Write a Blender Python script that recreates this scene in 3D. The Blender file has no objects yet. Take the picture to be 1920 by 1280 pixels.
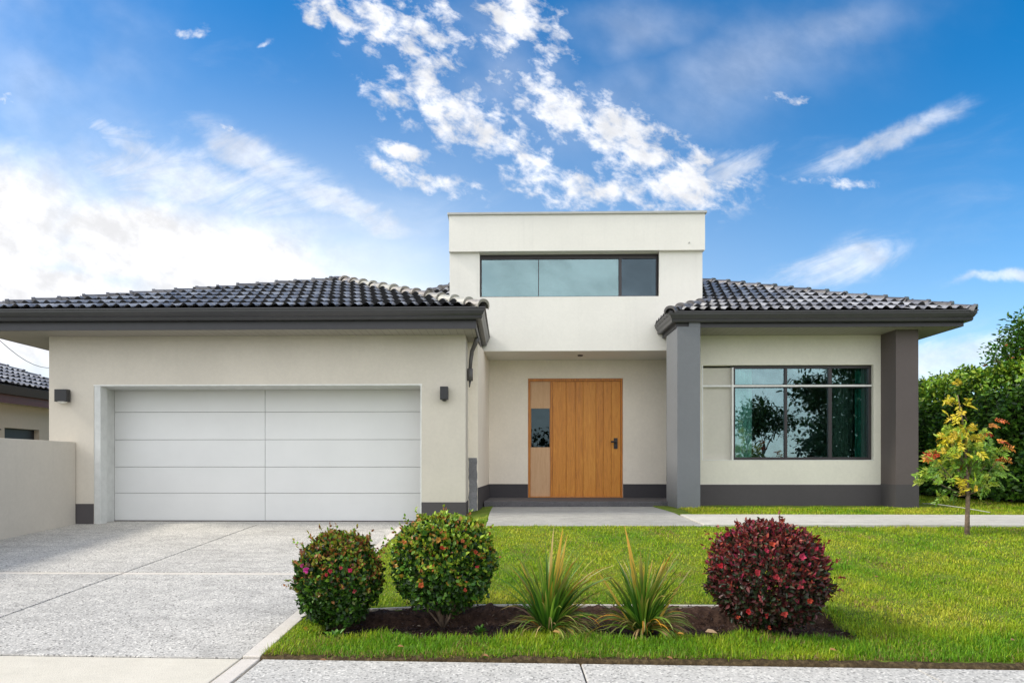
import bpy, bmesh, math, random
import numpy as np
from mathutils import Vector, Matrix
random.seed(7); RNG = np.random.default_rng(11)
R = math.radians
C = bpy.context.scene.collection

# ------------------------------------------------------------------ camera
FPX, CX, CY, YAW, HC = 1200.0, 930.0, 870.0, R(1.2), 0.92
cam = bpy.data.cameras.new('camera'); cam_o = bpy.data.objects.new('camera', cam); C.objects.link(cam_o)
cam.sensor_width = 36; cam.lens = FPX/1920*36
cam.shift_x = (960-CX)/1920; cam.shift_y = (CY-640)/1920
cam.clip_start = .05; cam.clip_end = 3000
cam_o.location = (0, 0, HC); cam_o.rotation_euler = (R(90), 0, YAW)
bpy.context.scene.camera = cam_o

# ------------------------------------------------------------------ sun and sky
SUN_EL, SUN_AZ = R(40), R(-96)       # azimuth from +Y, clockwise positive
sd = Vector((math.sin(SUN_AZ)*math.cos(SUN_EL), math.cos(SUN_AZ)*math.cos(SUN_EL), math.sin(SUN_EL)))
sl = bpy.data.lights.new('sun', 'SUN'); sl.energy = 3.0; sl.angle = R(10); sl.color = (1, .93, .82)
so = bpy.data.objects.new('sun', sl); C.objects.link(so)
so.rotation_euler = (-sd).to_track_quat('-Z', 'Y').to_euler()
vs = bpy.context.scene.view_settings
vs.view_transform = 'Standard'; vs.look = 'None'; vs.gamma = 1; vs.use_curve_mapping = False; vs.exposure = 0.36

class NB:
    """tiny node-expression builder"""
    def __init__(s, nt): s.nt = nt; s.N = nt.nodes; s.L = nt.links
    def new(s, t, **kw):
        n = s.N.new(t)
        for k, v in kw.items(): setattr(n, k, v)
        return n
    def put(s, sock, v):
        if isinstance(v, bpy.types.NodeSocket): s.L.new(v, sock)
        elif v is not None: sock.default_value = v
    def m(s, op, a, b=None, c=None, clamp=False):
        n = s.new('ShaderNodeMath', operation=op, use_clamp=clamp)
        s.put(n.inputs[0], a); s.put(n.inputs[1], b); s.put(n.inputs[2], c)
        return n.outputs[0]
    def vec(s, x, y, z=0.0):
        n = s.new('ShaderNodeCombineXYZ')
        s.put(n.inputs[0], x); s.put(n.inputs[1], y); s.put(n.inputs[2], z); return n.outputs[0]
    def noise(s, v, scale, detail=4, rough=.55, dist=0.0, col=False):
        n = s.new('ShaderNodeTexNoise'); s.put(n.inputs['Vector'], v)
        n.inputs['Scale'].default_value = scale; n.inputs['Detail'].default_value = detail
        n.inputs['Roughness'].default_value = rough; n.inputs['Distortion'].default_value = dist
        return n.outputs['Color' if col else 'Fac']
    def mr(s, v, a, b, c=0.0, d=1.0, smooth=True):
        n = s.new('ShaderNodeMapRange', interpolation_type='SMOOTHSTEP' if smooth else 'LINEAR')
        s.put(n.inputs[0], v); s.put(n.inputs[1], a); s.put(n.inputs[2], b); s.put(n.inputs[3], c); s.put(n.inputs[4], d)
        return n.outputs[0]
    def mix(s, f, a, b, mode='MIX'):
        n = s.new('ShaderNodeMix', data_type='RGBA', blend_type=mode)
        s.put(n.inputs[0], f)
        s.put(n.inputs[6], a if isinstance(a, bpy.types.NodeSocket) else (*a, 1))
        s.put(n.inputs[7], b if isinstance(b, bpy.types.NodeSocket) else (*b, 1))
        return n.outputs[2]
    def ramp(s, f, stops):
        n = s.new('ShaderNodeValToRGB'); s.put(n.inputs[0], f); e = n.color_ramp.elements
        while len(e) < len(stops): e.new(.5)
        for i, (p, c) in enumerate(stops): e[i].position = p; e[i].color = (*c, 1)
        return n.outputs[0]

w = bpy.data.worlds.new('World'); bpy.context.scene.world = w; w.use_nodes = True
nb = NB(w.node_tree); nb.N.clear()
sky = nb.new('ShaderNodeTexSky', sky_type='NISHITA'); sky.sun_disc = False
sky.sun_elevation = SUN_EL; sky.sun_rotation = SUN_AZ; sky.air_density = 1.0; sky.dust_density = .6; sky.ozone_density = 2.0
tc = nb.new('ShaderNodeTexCoord'); sp = nb.new('ShaderNodeSeparateXYZ'); nb.L.new(tc.outputs['Generated'], sp.inputs[0])
dx, dy, dz = sp.outputs
ay = nb.m('MAXIMUM', nb.m('ABSOLUTE', dy), .08)
U = nb.m('DIVIDE', dx, ay); V = nb.m('DIVIDE', dz, ay)
wp = nb.new('ShaderNodeSeparateColor'); nb.L.new(nb.noise(nb.vec(U, V, 0.7), 7, 5, .6, 0, True), wp.inputs[0])
U0, V0 = U, V
U = nb.m('ADD', U, nb.m('MULTIPLY', nb.m('SUBTRACT', wp.outputs[0], .5), .10)); V = nb.m('ADD', V, nb.m('MULTIPLY', nb.m('SUBTRACT', wp.outputs[1], .5), .07))
def blob(px, py, a, b, deg):            # soft elliptic region of the sky, in tangent-plane units
    u0, v0 = (px-955)/1200, (870-py)/1200; a /= 1200; b /= 1200
    c, s_ = math.cos(R(deg)), math.sin(R(deg))
    p = nb.m('SUBTRACT', U, u0); q = nb.m('SUBTRACT', V, v0)
    r1 = nb.m('DIVIDE', nb.m('ADD', nb.m('MULTIPLY', p, c), nb.m('MULTIPLY', q, s_)), a)
    r2 = nb.m('DIVIDE', nb.m('SUBTRACT', nb.m('MULTIPLY', q, c), nb.m('MULTIPLY', p, s_)), b)
    d = nb.m('ADD', nb.m('MULTIPLY', r1, r1), nb.m('MULTIPLY', r2, r2))
    return nb.m('EXPONENT', nb.m('MULTIPLY', d, -1.0))
def total(bl):
    t = bl[0]
    for x in bl[1:]: t = nb.m('MAXIMUM', t, x)
    return t
uv = nb.vec(U0, V0, 0.3)
def turned(deg, sx, sy, off=0.0):
    mp = nb.new('ShaderNodeMapping'); nb.L.new(uv, mp.inputs[0])
    mp.inputs['Rotation'].default_value = (0, 0, R(deg)); 
    mp2 = nb.new('ShaderNodeMapping'); nb.L.new(mp.outputs[0], mp2.inputs[0]); mp2.inputs['Scale'].default_value = (sx, sy, 1)
    mp2.inputs['Location'].default_value = (off, off*1.7, off)
    return mp2.outputs[0]
# puffy altocumulus stream running down to the right behind the tower
puffy_m = total([blob(760, 40, 150, 85, -38), blob(800, 130, 90, 60, -60), blob(850, 195, 170, 62, -38), blob(975, 310, 150, 58, -42), blob(990, 50, 110, 75, -40),
                 blob(1040, 200, 130, 45, -35), blob(1190, 270, 170, 62, -33), blob(1290, 350, 120, 60, 5), blob(1110, 360, 150, 45, 0),
                 blob(790, 335, 120, 26, -25), blob(620, 15, 60, 26, -30), blob(740, 180, 70, 40, -30), blob(770, 275, 60, 16, -20)])
small = total([blob(1480, 185, 55, 14, 0), blob(1555, 350, 90, 13, -5), blob(360, 63, 50, 16, 0), blob(415, 245, 45, 10, -20), blob(5, 165, 40, 14, -10), blob(505, 78, 16, 9, 30)])
puffy_m = nb.m('MAXIMUM', puffy_m, nb.m('MULTIPLY', small, .62))
n1 = nb.noise(turned(25, 1.0, 1.5), 26, 9, .60, .2)
n1b = nb.noise(turned(25, 1.0, 1.2, 3.0), 6, 3, .5)
pf = nb.m('ADD', nb.m('ADD', nb.m('MULTIPLY', n1, 1.5), nb.m('MULTIPLY', n1b, .5)), nb.m('MULTIPLY', puffy_m, .50))
puffy = nb.m('MULTIPLY', nb.mr(pf, 1.12, 1.62), nb.mr(puffy_m, .02, .5))
# wispy cirrus
wis_m = total([blob(330, 330, 300, 60, -14), blob(600, 370, 190, 34, -22), blob(240, 270, 130, 26, -30), blob(480, 300, 180, 40, -22), 
               blob(1640, 275, 160, 26, 24), blob(1570, 500, 150, 48, 14), blob(1790, 670, 190, 45, 8), blob(1890, 515, 120, 12, 10), blob(1380, 310, 90, 30, 15)])
veil = nb.m('MULTIPLY', total([blob(1330, 150, 330, 95, 18), blob(1180, 60, 160, 60, 0), blob(1560, 60, 160, 50, 10), blob(900, 110, 200, 110, -30), blob(60, 100, 200, 300, 0)]), nb.mr(n1b, .3, .7, .08, .28))
n2 = nb.noise(turned(-20, 1.0, 3.2), 5.5, 9, .66, .6)
wisp = nb.m('MULTIPLY', nb.mr(nb.m('ADD', n2, nb.m('MULTIPLY', wis_m, .38)), .52, .98), nb.mr(wis_m, .05, .7))
# bright bank of thin cloud low on the left
bank_m = total([blob(60, 560, 560, 150, -3), blob(-250, 380, 520, 150, -8), blob(330, 470, 330, 90, -14), blob(520, 570, 260, 60, 0)])
n3 = nb.noise(turned(-14, 1.0, 2.2, 5.0), 3.2, 7, .6, .5)
hole = total([blob(210, 528, 60, 13, -12), blob(110, 500, 45, 10, -14)])
bank = nb.m('MULTIPLY', nb.mr(nb.m('ADD', nb.m('MULTIPLY', bank_m, 1.35), nb.m('MULTIPLY', nb.m('SUBTRACT', n3, .5), .95)), .02, 1.0), nb.m('SUBTRACT', 1.0, nb.m('MULTIPLY', hole, .45)))
# cloud over the half of the sky behind the camera, brightened as facade fill
back = nb.mr(dy, .05, -.25)
n4 = nb.noise(tc.outputs['Generated'], 3.0, 7, .6, .4)
backc = nb.m('MULTIPLY', nb.mr(n4, .30, .65, .6, .98), back)
front = nb.m('SUBTRACT', 1.0, back)
cl = nb.m('MAXIMUM', nb.m('MULTIPLY', nb.m('MAXIMUM', nb.m('MULTIPLY', puffy, .93), nb.m('MAXIMUM', nb.m('MULTIPLY', wisp, .62), veil)), front), nb.m('MULTIPLY', bank, front))
cl = nb.m('MULTIPLY', nb.m('MAXIMUM', cl, backc), nb.mr(dz, -.02, .02))
hs = nb.new('ShaderNodeHueSaturation'); nb.L.new(sky.outputs[0], hs.inputs['Color']); SKY_HS = hs
hs.inputs['Hue'].default_value = .499; hs.inputs['Saturation'].default_value = 1.5; hs.inputs['Value'].default_value = 1.12
shade = nb.mr(nb.noise(turned(25, 1.0, 1.45, .4), 15, 5, .6), .3, .7, 5.2, 7.4)
shade = nb.m('MULTIPLY', shade, nb.m('ADD', 1.0, nb.m('MULTIPLY', back, .85)))  # extra cloud brightness behind the camera, added to fill the facade
ccol = nb.mix(1.0, nb.vec(shade, nb.m('MULTIPLY', shade, 1.005), nb.m('MULTIPLY', shade, 1.03)), (1, 1, 1), 'MULTIPLY')
UW, VW = U, V; U, V = U0, V0
hz_m = nb.m('MULTIPLY', nb.m('ADD', nb.m('MULTIPLY', blob(0, 560, 950, 300, 0), .60), nb.m('MAXIMUM', nb.m('MULTIPLY', blob(960, 900, 1500, 420, 0), .42), nb.m('MULTIPLY', blob(700, 560, 260, 150, 0), .55))), nb.mr(dy, -.1, .1))
skc = nb.mix(hz_m, hs.outputs[0], (5.6, 6.4, 7.2))
skc = nb.mix(cl, skc, ccol)
bg = nb.new('ShaderNodeBackground'); nb.L.new(skc, bg.inputs[0]); bg.inputs[1].default_value = .13
wo = nb.new('ShaderNodeOutputWorld'); nb.L.new(bg.outputs[0], wo.inputs[0])

# ------------------------------------------------------------------ pixel (1920x1280) -> world, on the plane Y
def ray(px, py):
    a, b = px-CX, CY-py
    return (-FPX*math.sin(YAW)+a*math.cos(YAW), FPX*math.cos(YAW)+a*math.sin(YAW), b)
def wx(px, Y): r = ray(px, 0); return Y*r[0]/r[1]
def wz(py, px, Y): r = ray(px, py); return HC+Y*r[2]/r[1]

# ------------------------------------------------------------------ materials
def mat(name):
    m = bpy.data.materials.new(name); m.use_nodes = True
    b = NB(m.node_tree); bs = m.node_tree.nodes['Principled BSDF']
    return m, b, bs
def bump(b, bs, h, strength, dist=.01):
    n = b.new('ShaderNodeBump'); n.inputs['Strength'].default_value = strength; n.inputs['Distance'].default_value = dist
    b.put(n.inputs['Height'], h); b.L.new(n.outputs[0], bs.inputs['Normal'])
def pos(b, scale=(1, 1, 1)):
    t = b.new('ShaderNodeTexCoord'); mp = b.new('ShaderNodeMapping'); b.L.new(t.outputs['Object'], mp.inputs[0]); mp.inputs['Scale'].default_value = scale
    return mp.outputs[0]
def stucco(name, col, var=.05, rough=.85, grain=.25, streak=.06):
    m, b, bs = mat(name); p = pos(b)
    big = b.noise(p, 1.3, 4, .6); fine = b.noise(p, 160, 3, .6); mid = b.noise(p, 22, 4, .6)
    st = b.noise(pos(b, (7, 7, .5)), 1.6, 5, .65)
    f = b.m('ADD', b.m('MULTIPLY', big, .6), b.m('MULTIPLY', mid, .4))
    c = b.mix(b.mr(f, .3, .7), tuple(x*(1-var) for x in col), tuple(min(1, x*(1+var)) for x in col))
    c = b.mix(b.mr(st, .5, .8, 0, streak), c, tuple(x*.55 for x in col))
    b.L.new(c, bs.inputs['Base Color']); bs.inputs['Roughness'].default_value = rough; bs.inputs['Specular IOR Level'].default_value = .25
    bump(b, bs, b.m('ADD', fine, b.m('MULTIPLY', mid, .8)), grain, .004)
    return m
def plain(name, col, rough=.5, metal=0.0, var=.08, spec=.5, scale=8.0, bumpst=.05):
    m, b, bs = mat(name); p = pos(b); n = b.noise(p, scale, 5, .6)
    c = b.mix(b.mr(n, .25, .75), tuple(x*(1-var) for x in col), tuple(min(1, x*(1+var)) for x in col))
    b.L.new(c, bs.inputs['Base Color']); bs.inputs['Roughness'].default_value = rough; bs.inputs['Metallic'].default_value = metal
    bs.inputs['Specular IOR Level'].default_value = spec
    if bumpst: bump(b, bs, b.noise(p, 90, 3), bumpst, .003)
    return m
def concrete(name, c0, c1, speck=.6, sc=140, rough=.9, stain=.25):
    m, b, bs = mat(name); p = pos(b)
    big = b.noise(p, .9, 6, .65); mid = b.noise(p, 6, 5, .65)
    vo = b.new('ShaderNodeTexVoronoi'); b.L.new(p, vo.inputs['Vector']); vo.inputs['Scale'].default_value = sc
    vs_ = b.new('ShaderNodeSeparateColor'); b.L.new(vo.outputs['Color'], vs_.inputs[0])
    fine = b.noise(p, sc*.55, 4, .7)
    c = b.mix(b.mr(b.m('ADD', b.m('MULTIPLY', big, .5), b.m('MULTIPLY', mid, .5)), .35, .65), c0, c1)
    c = b.mix(b.m('MULTIPLY', b.mr(vs_.outputs[0], .72, .95), speck), c, tuple(x*.35 for x in c0))
    c = b.mix(b.m('MULTIPLY', b.mr(vs_.outputs[1], .75, .97), speck*.8), c, tuple(min(.85, x*1.55) for x in c1))
    c = b.mix(b.m('MULTIPLY', b.mr(fine, .5, .72), speck*.55), c, tuple(x*.5 for x in c0))
    st = b.noise(pos(b, (1, 2.2, 1)), 1.7, 6, .7, .8)
    c = b.mix(b.mr(st, .50, .72, 0, stain), c, tuple(x*.5 for x in c0))
    st2 = b.noise(pos(b, (.35, 1.5, 1)), 2.2, 6, .7, .5); c = b.mix(b.mr(st2, .48, .72, 0, stain*.9), c, tuple(x*.62 for x in c0))
    b.L.new(c, bs.inputs['Base Color']); bs.inputs['Roughness'].default_value = rough; bs.inputs['Specular IOR Level'].default_value = .3
    bump(b, bs, b.m('ADD', vo.outputs['Distance'], fine), .35, .004)
    return m
def coloured(name, rough=.5, transl=.3, spec=.4, gain=1.0):     # colour stored per leaf
    m, b, bs = mat(name)
    at = b.new('ShaderNodeAttribute'); at.attribute_name = 'col'
    c = b.mix(1.0, at.outputs['Color'], (gain,)*3, 'MULTIPLY')
    b.L.new(c, bs.inputs['Base Color']); bs.inputs['Roughness'].default_value = rough; bs.inputs['Specular IOR Level'].default_value = spec
    tr = b.new('ShaderNodeBsdfTranslucent'); b.L.new(c, tr.inputs[0]); mx = b.new('ShaderNodeMixShader'); mx.inputs[0].default_value = transl
    b.L.new(bs.outputs[0], mx.inputs[1]); b.L.new(tr.outputs[0], mx.inputs[2])
    out = m.node_tree.nodes['Material Output']; b.L.new(mx.outputs[0], out.inputs[0])
    return m
def glass(name, tint, refl, gc=(.5, .62, .66)):
    m, b, bs = mat(name); m.node_tree.nodes.remove(bs)
    tr = b.new('ShaderNodeBsdfTransparent'); tr.inputs[0].default_value = (*tint, 1)
    gl = b.new('ShaderNodeBsdfGlossy'); gl.inputs['Roughness'].default_value = .004; gl.inputs[0].default_value = (*gc, 1)
    n = b.new('ShaderNodeBump'); n.inputs['Strength'].default_value = .12; n.inputs['Distance'].default_value = .01
    b.L.new(b.noise(pos(b), 1.9, 2, .5), n.inputs['Height']); b.L.new(n.outputs[0], gl.inputs['Normal'])
    fr = b.new('ShaderNodeFresnel'); fr.inputs[0].default_value = 1.5
    mx = b.new('ShaderNodeMixShader'); b.L.new(b.m('ADD', fr.outputs[0], refl, clamp=True), mx.inputs[0])
    b.L.new(tr.outputs[0], mx.inputs[1]); b.L.new(gl.outputs[0], mx.inputs[2])
    b.L.new(mx.outputs[0], m.node_tree.nodes['Material Output'].inputs[0])
    return m
def wood(name, c0, c1, c2, rough=.45):
    m, b, bs = mat(name)
    t = b.new('ShaderNodeTexCoord'); sx = b.new('ShaderNodeSeparateXYZ'); b.L.new(t.outputs['Object'], sx.inputs[0])
    at = b.new('ShaderNodeAttribute'); at.attribute_name = 'plank'
    v = b.vec(b.m('MULTIPLY', sx.outputs[0], 22.0), b.m('MULTIPLY', at.outputs['Fac'], 37.0), b.m('MULTIPLY', sx.outputs[2], 1.5))
    g = b.noise(v, 1.6, 7, .65, 1.2); g2 = b.noise(v, 9, 4, .6, .3)
    f = b.m('ADD', b.m('ADD', b.m('MULTIPLY', g, .7), b.m('MULTIPLY', g2, .3)), b.m('MULTIPLY', b.m('SUBTRACT', at.outputs['Fac'], .5), .22))
    c = b.ramp(f, [(.28, c0), (.5, c1), (.72, c2)])
    b.L.new(c, bs.inputs['Base Color']); bs.inputs['Roughness'].default_value = rough
    bump(b, bs, g2, .12, .002)
    return m
M = {}
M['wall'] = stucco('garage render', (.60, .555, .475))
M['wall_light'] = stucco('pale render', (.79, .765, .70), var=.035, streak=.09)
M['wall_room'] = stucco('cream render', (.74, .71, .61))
M['wall_entry'] = stucco('porch render', (.83, .755, .64))
M['wall_fence'] = stucco('boundary render', (.54, .50, .435), streak=.12)
M['plinth'] = stucco('charcoal plinth', (.085, .078, .08), streak=.02)
M['plinth_dark'] = stucco('dark plinth', (.062, .058, .062), streak=.02)
M['pillar_blue'] = stucco('blue grey render', (.165, .175, .185), grain=.5)
M['pillar_brown'] = stucco('brown grey render', (.125, .105, .10), grain=.35)
M['fascia'] = plain('charcoal paint', (.030, .029, .032), .42, spec=.5)
M['gutter'] = plain('charcoal gutter metal', (.042, .041, .044), .33, spec=.6)
M['black'] = plain('black metal', (.018, .018, .02), .45)
M['frame'] = plain('dark bronze aluminium', (.030, .025, .027), .38)
M['white_trim'] = plain('white trim', (.78, .78, .75), .5)
M['jamb'] = plain('grey white jamb', (.58, .59, .57), .6)
M['door_white'] = plain('white garage door', (.70, .705, .69), .48, var=.02, spec=.35, scale=2)
M['cap'] = plain('parapet flashing', (.42, .42, .39), .5)
M['seal'] = plain('rubber seal', (.04, .03, .03), .8)
M['porch'] = concrete('dark porch tile', (.085, .082, .085), (.115, .11, .115), .3, 60, .7, .2)
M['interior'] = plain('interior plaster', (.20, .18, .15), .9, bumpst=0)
M['blind'] = plain('roller blind', (.60, .72, .66), .8, bumpst=0)
M['curtain'] = plain('sheer curtain', (.80, .86, .80), .9, bumpst=0)
M['curtain_green'] = plain('green curtain', (.06, .26, .20), .9, bumpst=0)
M['drive'] = concrete('exposed aggregate', (.40, .385, .355), (.53, .51, .465), .85, 92, stain=.45)
M['walk'] = concrete('grey footpath', (.45, .435, .40), (.53, .51, .465), .75, 85)
M['apron'] = concrete('beige concrete', (.56, .52, .43), (.62, .575, .48), .12, 160, stain=.12)
M['path'] = concrete('pale garden path', (.44, .425, .38), (.53, .51, .455), .2, 120, stain=.3)
M['kerb'] = concrete('kerb concrete', (.56, .52, .45), (.63, .58, .52), .15, 160, stain=.15)
M['glass'] = glass('window glass', (.72, .93, .90), .24, (.42, .54, .58))
M['glass_top'] = glass('upper window glass', (.40, .58, .56), .24, (.50, .66, .70))
M['glass_dark'] = glass('dark window glass', (.30, .42, .44), .16, (.26, .34, .40))
M['glass_side'] = glass('sidelight glass', (.20, .26, .26), .10, (.22, .30, .33))
M['wood'] = wood('orange timber', (.38, .12, .010), (.62, .23, .02), (.74, .34, .045))
M['wood_pale'] = wood('pale plywood', (.56, .33, .17), (.64, .41, .23), (.70, .48, .29), .6)
M['bark'] = plain('bark', (.17, .12, .085), .9, var=.4, scale=30, bumpst=.5)
M['leaf'] = coloured('leaf', .42, .22, .45)
M['grass'] = coloured('grass', .5, .38, .3)
M['petal'] = coloured('petal', .6, .3, .2)

def tile_mat(name, c0, c1, rough=.3):
    m, b, bs = mat(name); p = pos(b)
    at = b.new('ShaderNodeAttribute'); at.attribute_name = 'plank'
    n = b.noise(p, 14, 5, .65)
    c = b.mix(b.mr(n, .3, .7), c0, c1)
    c = b.mix(b.mr(at.outputs['Fac'], 0, 1, 0, .6), c, tuple(min(.5, x*2.0) for x in c1))
    b.L.new(c, bs.inputs['Base Color'])
    bs.inputs['Specular IOR Level'].default_value = .6
    b.L.new(b.mr(n, .2, .8, rough*.8, rough*1.5), bs.inputs['Roughness'])
    bump(b, bs, b.noise(p, 70, 4), .15, .004)
    return m
M['tile'] = tile_mat('dark glazed tile', (.11, .106, .107), (.27, .262, .262), .34)
M['tile_shade'] = plain('painted tile shade', (.012, .012, .014), .8, bumpst=0)  # near-black colour painting the shade gaps between tiles
M['ridge'] = tile_mat('ridge tile', (.05, .047, .048), (.095, .09, .09), .36)
M['ridge_worn'] = tile_mat('worn pale ridge tile', (.13, .115, .10), (.29, .25, .21), .38)
def board_mat():
    m, b, bs = mat('soffit boards'); t = b.new('ShaderNodeTexCoord'); sx = b.new('ShaderNodeSeparateXYZ'); b.L.new(t.outputs['Object'], sx.inputs[0])
    fr = b.m('FRACT', b.m('MULTIPLY', sx.outputs[0], 9.0)); ln = b.mr(b.m('ABSOLUTE', b.m('SUBTRACT', fr, .5)), .44, .5)
    c = b.mix(b.noise(t.outputs['Object'], 5, 4), (.30, .28, .24), (.38, .35, .31)); c = b.mix(b.m('MULTIPLY', ln, .6), c, (.1, .09, .08))
    b.L.new(c, bs.inputs['Base Color']); bs.inputs['Roughness'].default_value = .7; bump(b, bs, b.m('SUBTRACT', 1.0, ln), .5, .004)
    return m
M['soffit'] = board_mat()

# ------------------------------------------------------------------ object helpers
def tag(o, label=None, cat=None, group=None, kind=None):
    for k, v in (('label', label), ('category', cat), ('group', group), ('kind', kind)):
        if v: o[k] = v
    return o
def obj(name, bm, m, parent=None, smooth=False, bevel=0, label=None):
    me = bpy.data.meshes.new(name); bm.to_mesh(me); bm.free()
    me.materials.append(M[m] if isinstance(m, str) else m)
    if smooth: me.shade_smooth()
    o = bpy.data.objects.new(name, me); C.objects.link(o); o.parent = parent
    if parent is not None: o.matrix_parent_inverse = Matrix.Translation(-wloc(parent))
    if bevel:
        md = o.modifiers.new('bevel', 'BEVEL'); md.width = bevel; md.segments = 2; md.limit_method = 'ANGLE'
    if label: o['label'] = label
    return o
def wloc(o):
    v = Vector(o.location)
    return v if o.parent is None else Vector((0, 0, 0)) + (v if False else Vector(o.get('_w', (0, 0, 0))))
def thing(name, label, cat, loc=(0, 0, 0), group=None, kind=None):
    o = bpy.data.objects.new(name, None); C.objects.link(o); o.location = loc; o.empty_display_size = .2
    return tag(o, label, cat, group, kind)
def bx(bm, x0, x1, y0, y1, z0, z1):
    v = [bm.verts.new((x, y, z)) for z in (z0, z1) for y in (y0, y1) for x in (x0, x1)]
    for f in ((0, 2, 3, 1), (4, 5, 7, 6), (0, 1, 5, 4), (2, 6, 7, 3), (0, 4, 6, 2), (1, 3, 7, 5)): bm.faces.new([v[i] for i in f])
def boxes(name, m, parent, *bs, bevel=0, label=None):
    bm = bmesh.new()
    for b in bs: bx(bm, *b)
    return obj(name, bm, m, parent, bevel=bevel, label=label)
def each(name, m, parent, *bs, **kw):
    return [boxes(name, m, parent, b, **kw) for b in bs][0]
def prism(bm, pts, z0, z1):                         # plan polygon extruded; z0/z1 numbers or functions
    f0 = z0 if callable(z0) else (lambda x, y: z0); f1 = z1 if callable(z1) else (lambda x, y: z1)
    a = [bm.verts.new((x, y, f0(x, y))) for x, y in pts]; b = [bm.verts.new((x, y, f1(x, y))) for x, y in pts]
    n = len(pts)
    bm.faces.new(a[::-1]); bm.faces.new(b)
    for i in range(n): bm.faces.new((a[i], a[(i+1) % n], b[(i+1) % n], b[i]))
def tube(bm, pts, r, seg=8, cap=True):
    pts = [Vector(p) for p in pts]; rr = r if isinstance(r, (list, tuple)) else [r]*len(pts)
    rings = []; prev = None
    for i, p in enumerate(pts):
        d = (pts[min(i+1, len(pts)-1)]-pts[max(i-1, 0)]).normalized()
        if prev is None: n = d.orthogonal().normalized()
        else:
            n = prev-d*prev.dot(d); n = n.normalized() if n.length > 1e-6 else d.orthogonal().normalized()
        prev = n; b = d.cross(n)
        rings.append([bm.verts.new(p+(n*math.cos(2*math.pi*k/seg)+b*math.sin(2*math.pi*k/seg))*rr[i]) for k in range(seg)])
    for a, b in zip(rings, rings[1:]):
        for k in range(seg): bm.faces.new((a[k], a[(k+1) % seg], b[(k+1) % seg], b[k]))
    if cap: bm.faces.new(rings[0][::-1]); bm.faces.new(rings[-1])
def sweep(name, m, parent, path, prof, smooth=False):    # profile (out, z) swept along a plan polyline, mitred; outward = right of travel
    bm = bmesh.new(); n = len(path); rows = []
    for i in range(n):
        def nrm(a, b): d = (Vector(b)-Vector(a)).normalized(); return Vector((d.y, -d.x))
        if i == 0: mt = nrm(path[0], path[1])
        elif i == n-1: mt = nrm(path[-2], path[-1])
        else:
            a, b = nrm(path[i-1], path[i]), nrm(path[i], path[i+1]); mt = (a+b); mt = mt/(mt.dot(a))
        rows.append([bm.verts.new((path[i][0]+mt.x*o, path[i][1]+mt.y*o, z)) for o, z in prof])
    k = len(prof)
    for a, b in zip(rows, rows[1:]):
        for j in range(k): bm.faces.new((a[j], b[j], b[(j+1) % k], a[(j+1) % k]))
    bm.faces.new(rows[0]); bm.faces.new(rows[-1][::-1])
    bmesh.ops.recalc_face_normals(bm, faces=bm.faces)
    return obj(name, bm, m, parent, smooth)
def np_mesh(name, verts, faces_flat, sizes, m, parent=None, col=None, smooth=False, plank=None):
    me = bpy.data.meshes.new(name)
    me.vertices.add(len(verts)); me.vertices.foreach_set('co', verts.astype(np.float32).ravel())
    me.loops.add(len(faces_flat)); me.loops.foreach_set('vertex_index', faces_flat.astype(np.int32))
    me.polygons.add(len(sizes)); st = np.concatenate([[0], np.cumsum(sizes)[:-1]]).astype(np.int32)
    me.polygons.foreach_set('loop_start', st); me.update(calc_edges=True)
    if col is not None:
        a = me.attributes.new('col', 'FLOAT_COLOR', 'POINT'); c4 = np.ones((len(verts), 4), np.float32); c4[:, :3] = col
        a.data.foreach_set('color', c4.ravel())
    me.materials.append(M[m])
    if smooth: me.shade_smooth()
    o = bpy.data.objects.new(name, me); C.objects.link(o); o.parent = parent
    if parent is not None: o.matrix_parent_inverse = Matrix.Translation(-wloc(parent))
    return o
def norm(a): return a/np.maximum(np.linalg.norm(a, axis=1, keepdims=True), 1e-9)
def leaves(name, P, D, N, L, W, col, m='leaf', parent=None, curl=.25):
    """N leaves: base P, axis D, face normal N, lengths L, widths W, colours col; two folded quads each"""
    n = len(P); D = norm(D); S = norm(np.cross(D, N)); Nn = np.cross(S, D)
    L = np.broadcast_to(L, n)[:, None]; W = np.broadcast_to(W, n)[:, None]
    v = np.empty((n, 6, 3)); f = .18*W
    v[:, 0] = P; v[:, 1] = P+D*L*.3+S*W*.45+Nn*f; v[:, 2] = P+D*L*.68+S*W*.38+Nn*(f-curl*L*.22)
    v[:, 3] = P+D*L-Nn*curl*L*.5; v[:, 4] = P+D*L*.68-S*W*.38+Nn*(f-curl*L*.22); v[:, 5] = P+D*L*.3-S*W*.45+Nn*f
    idx = (np.arange(n)*6)[:, None]+np.array([0, 1, 2, 3, 0, 3, 4, 5])
    return np_mesh(name, v.reshape(-1, 3), idx.ravel(), np.full(n*2, 4), m, parent, np.repeat(col, 6, axis=0))
def pal(n, items, jitter=.25):      # items: list of (weight, colour)
    w_ = np.array([i[0] for i in items], float); w_ /= w_.sum(); c = np.array([i[1] for i in items])
    k = RNG.choice(len(items), n, p=w_)
    return c[k]*(1+RNG.uniform(-jitter, jitter, (n, 1)))

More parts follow.
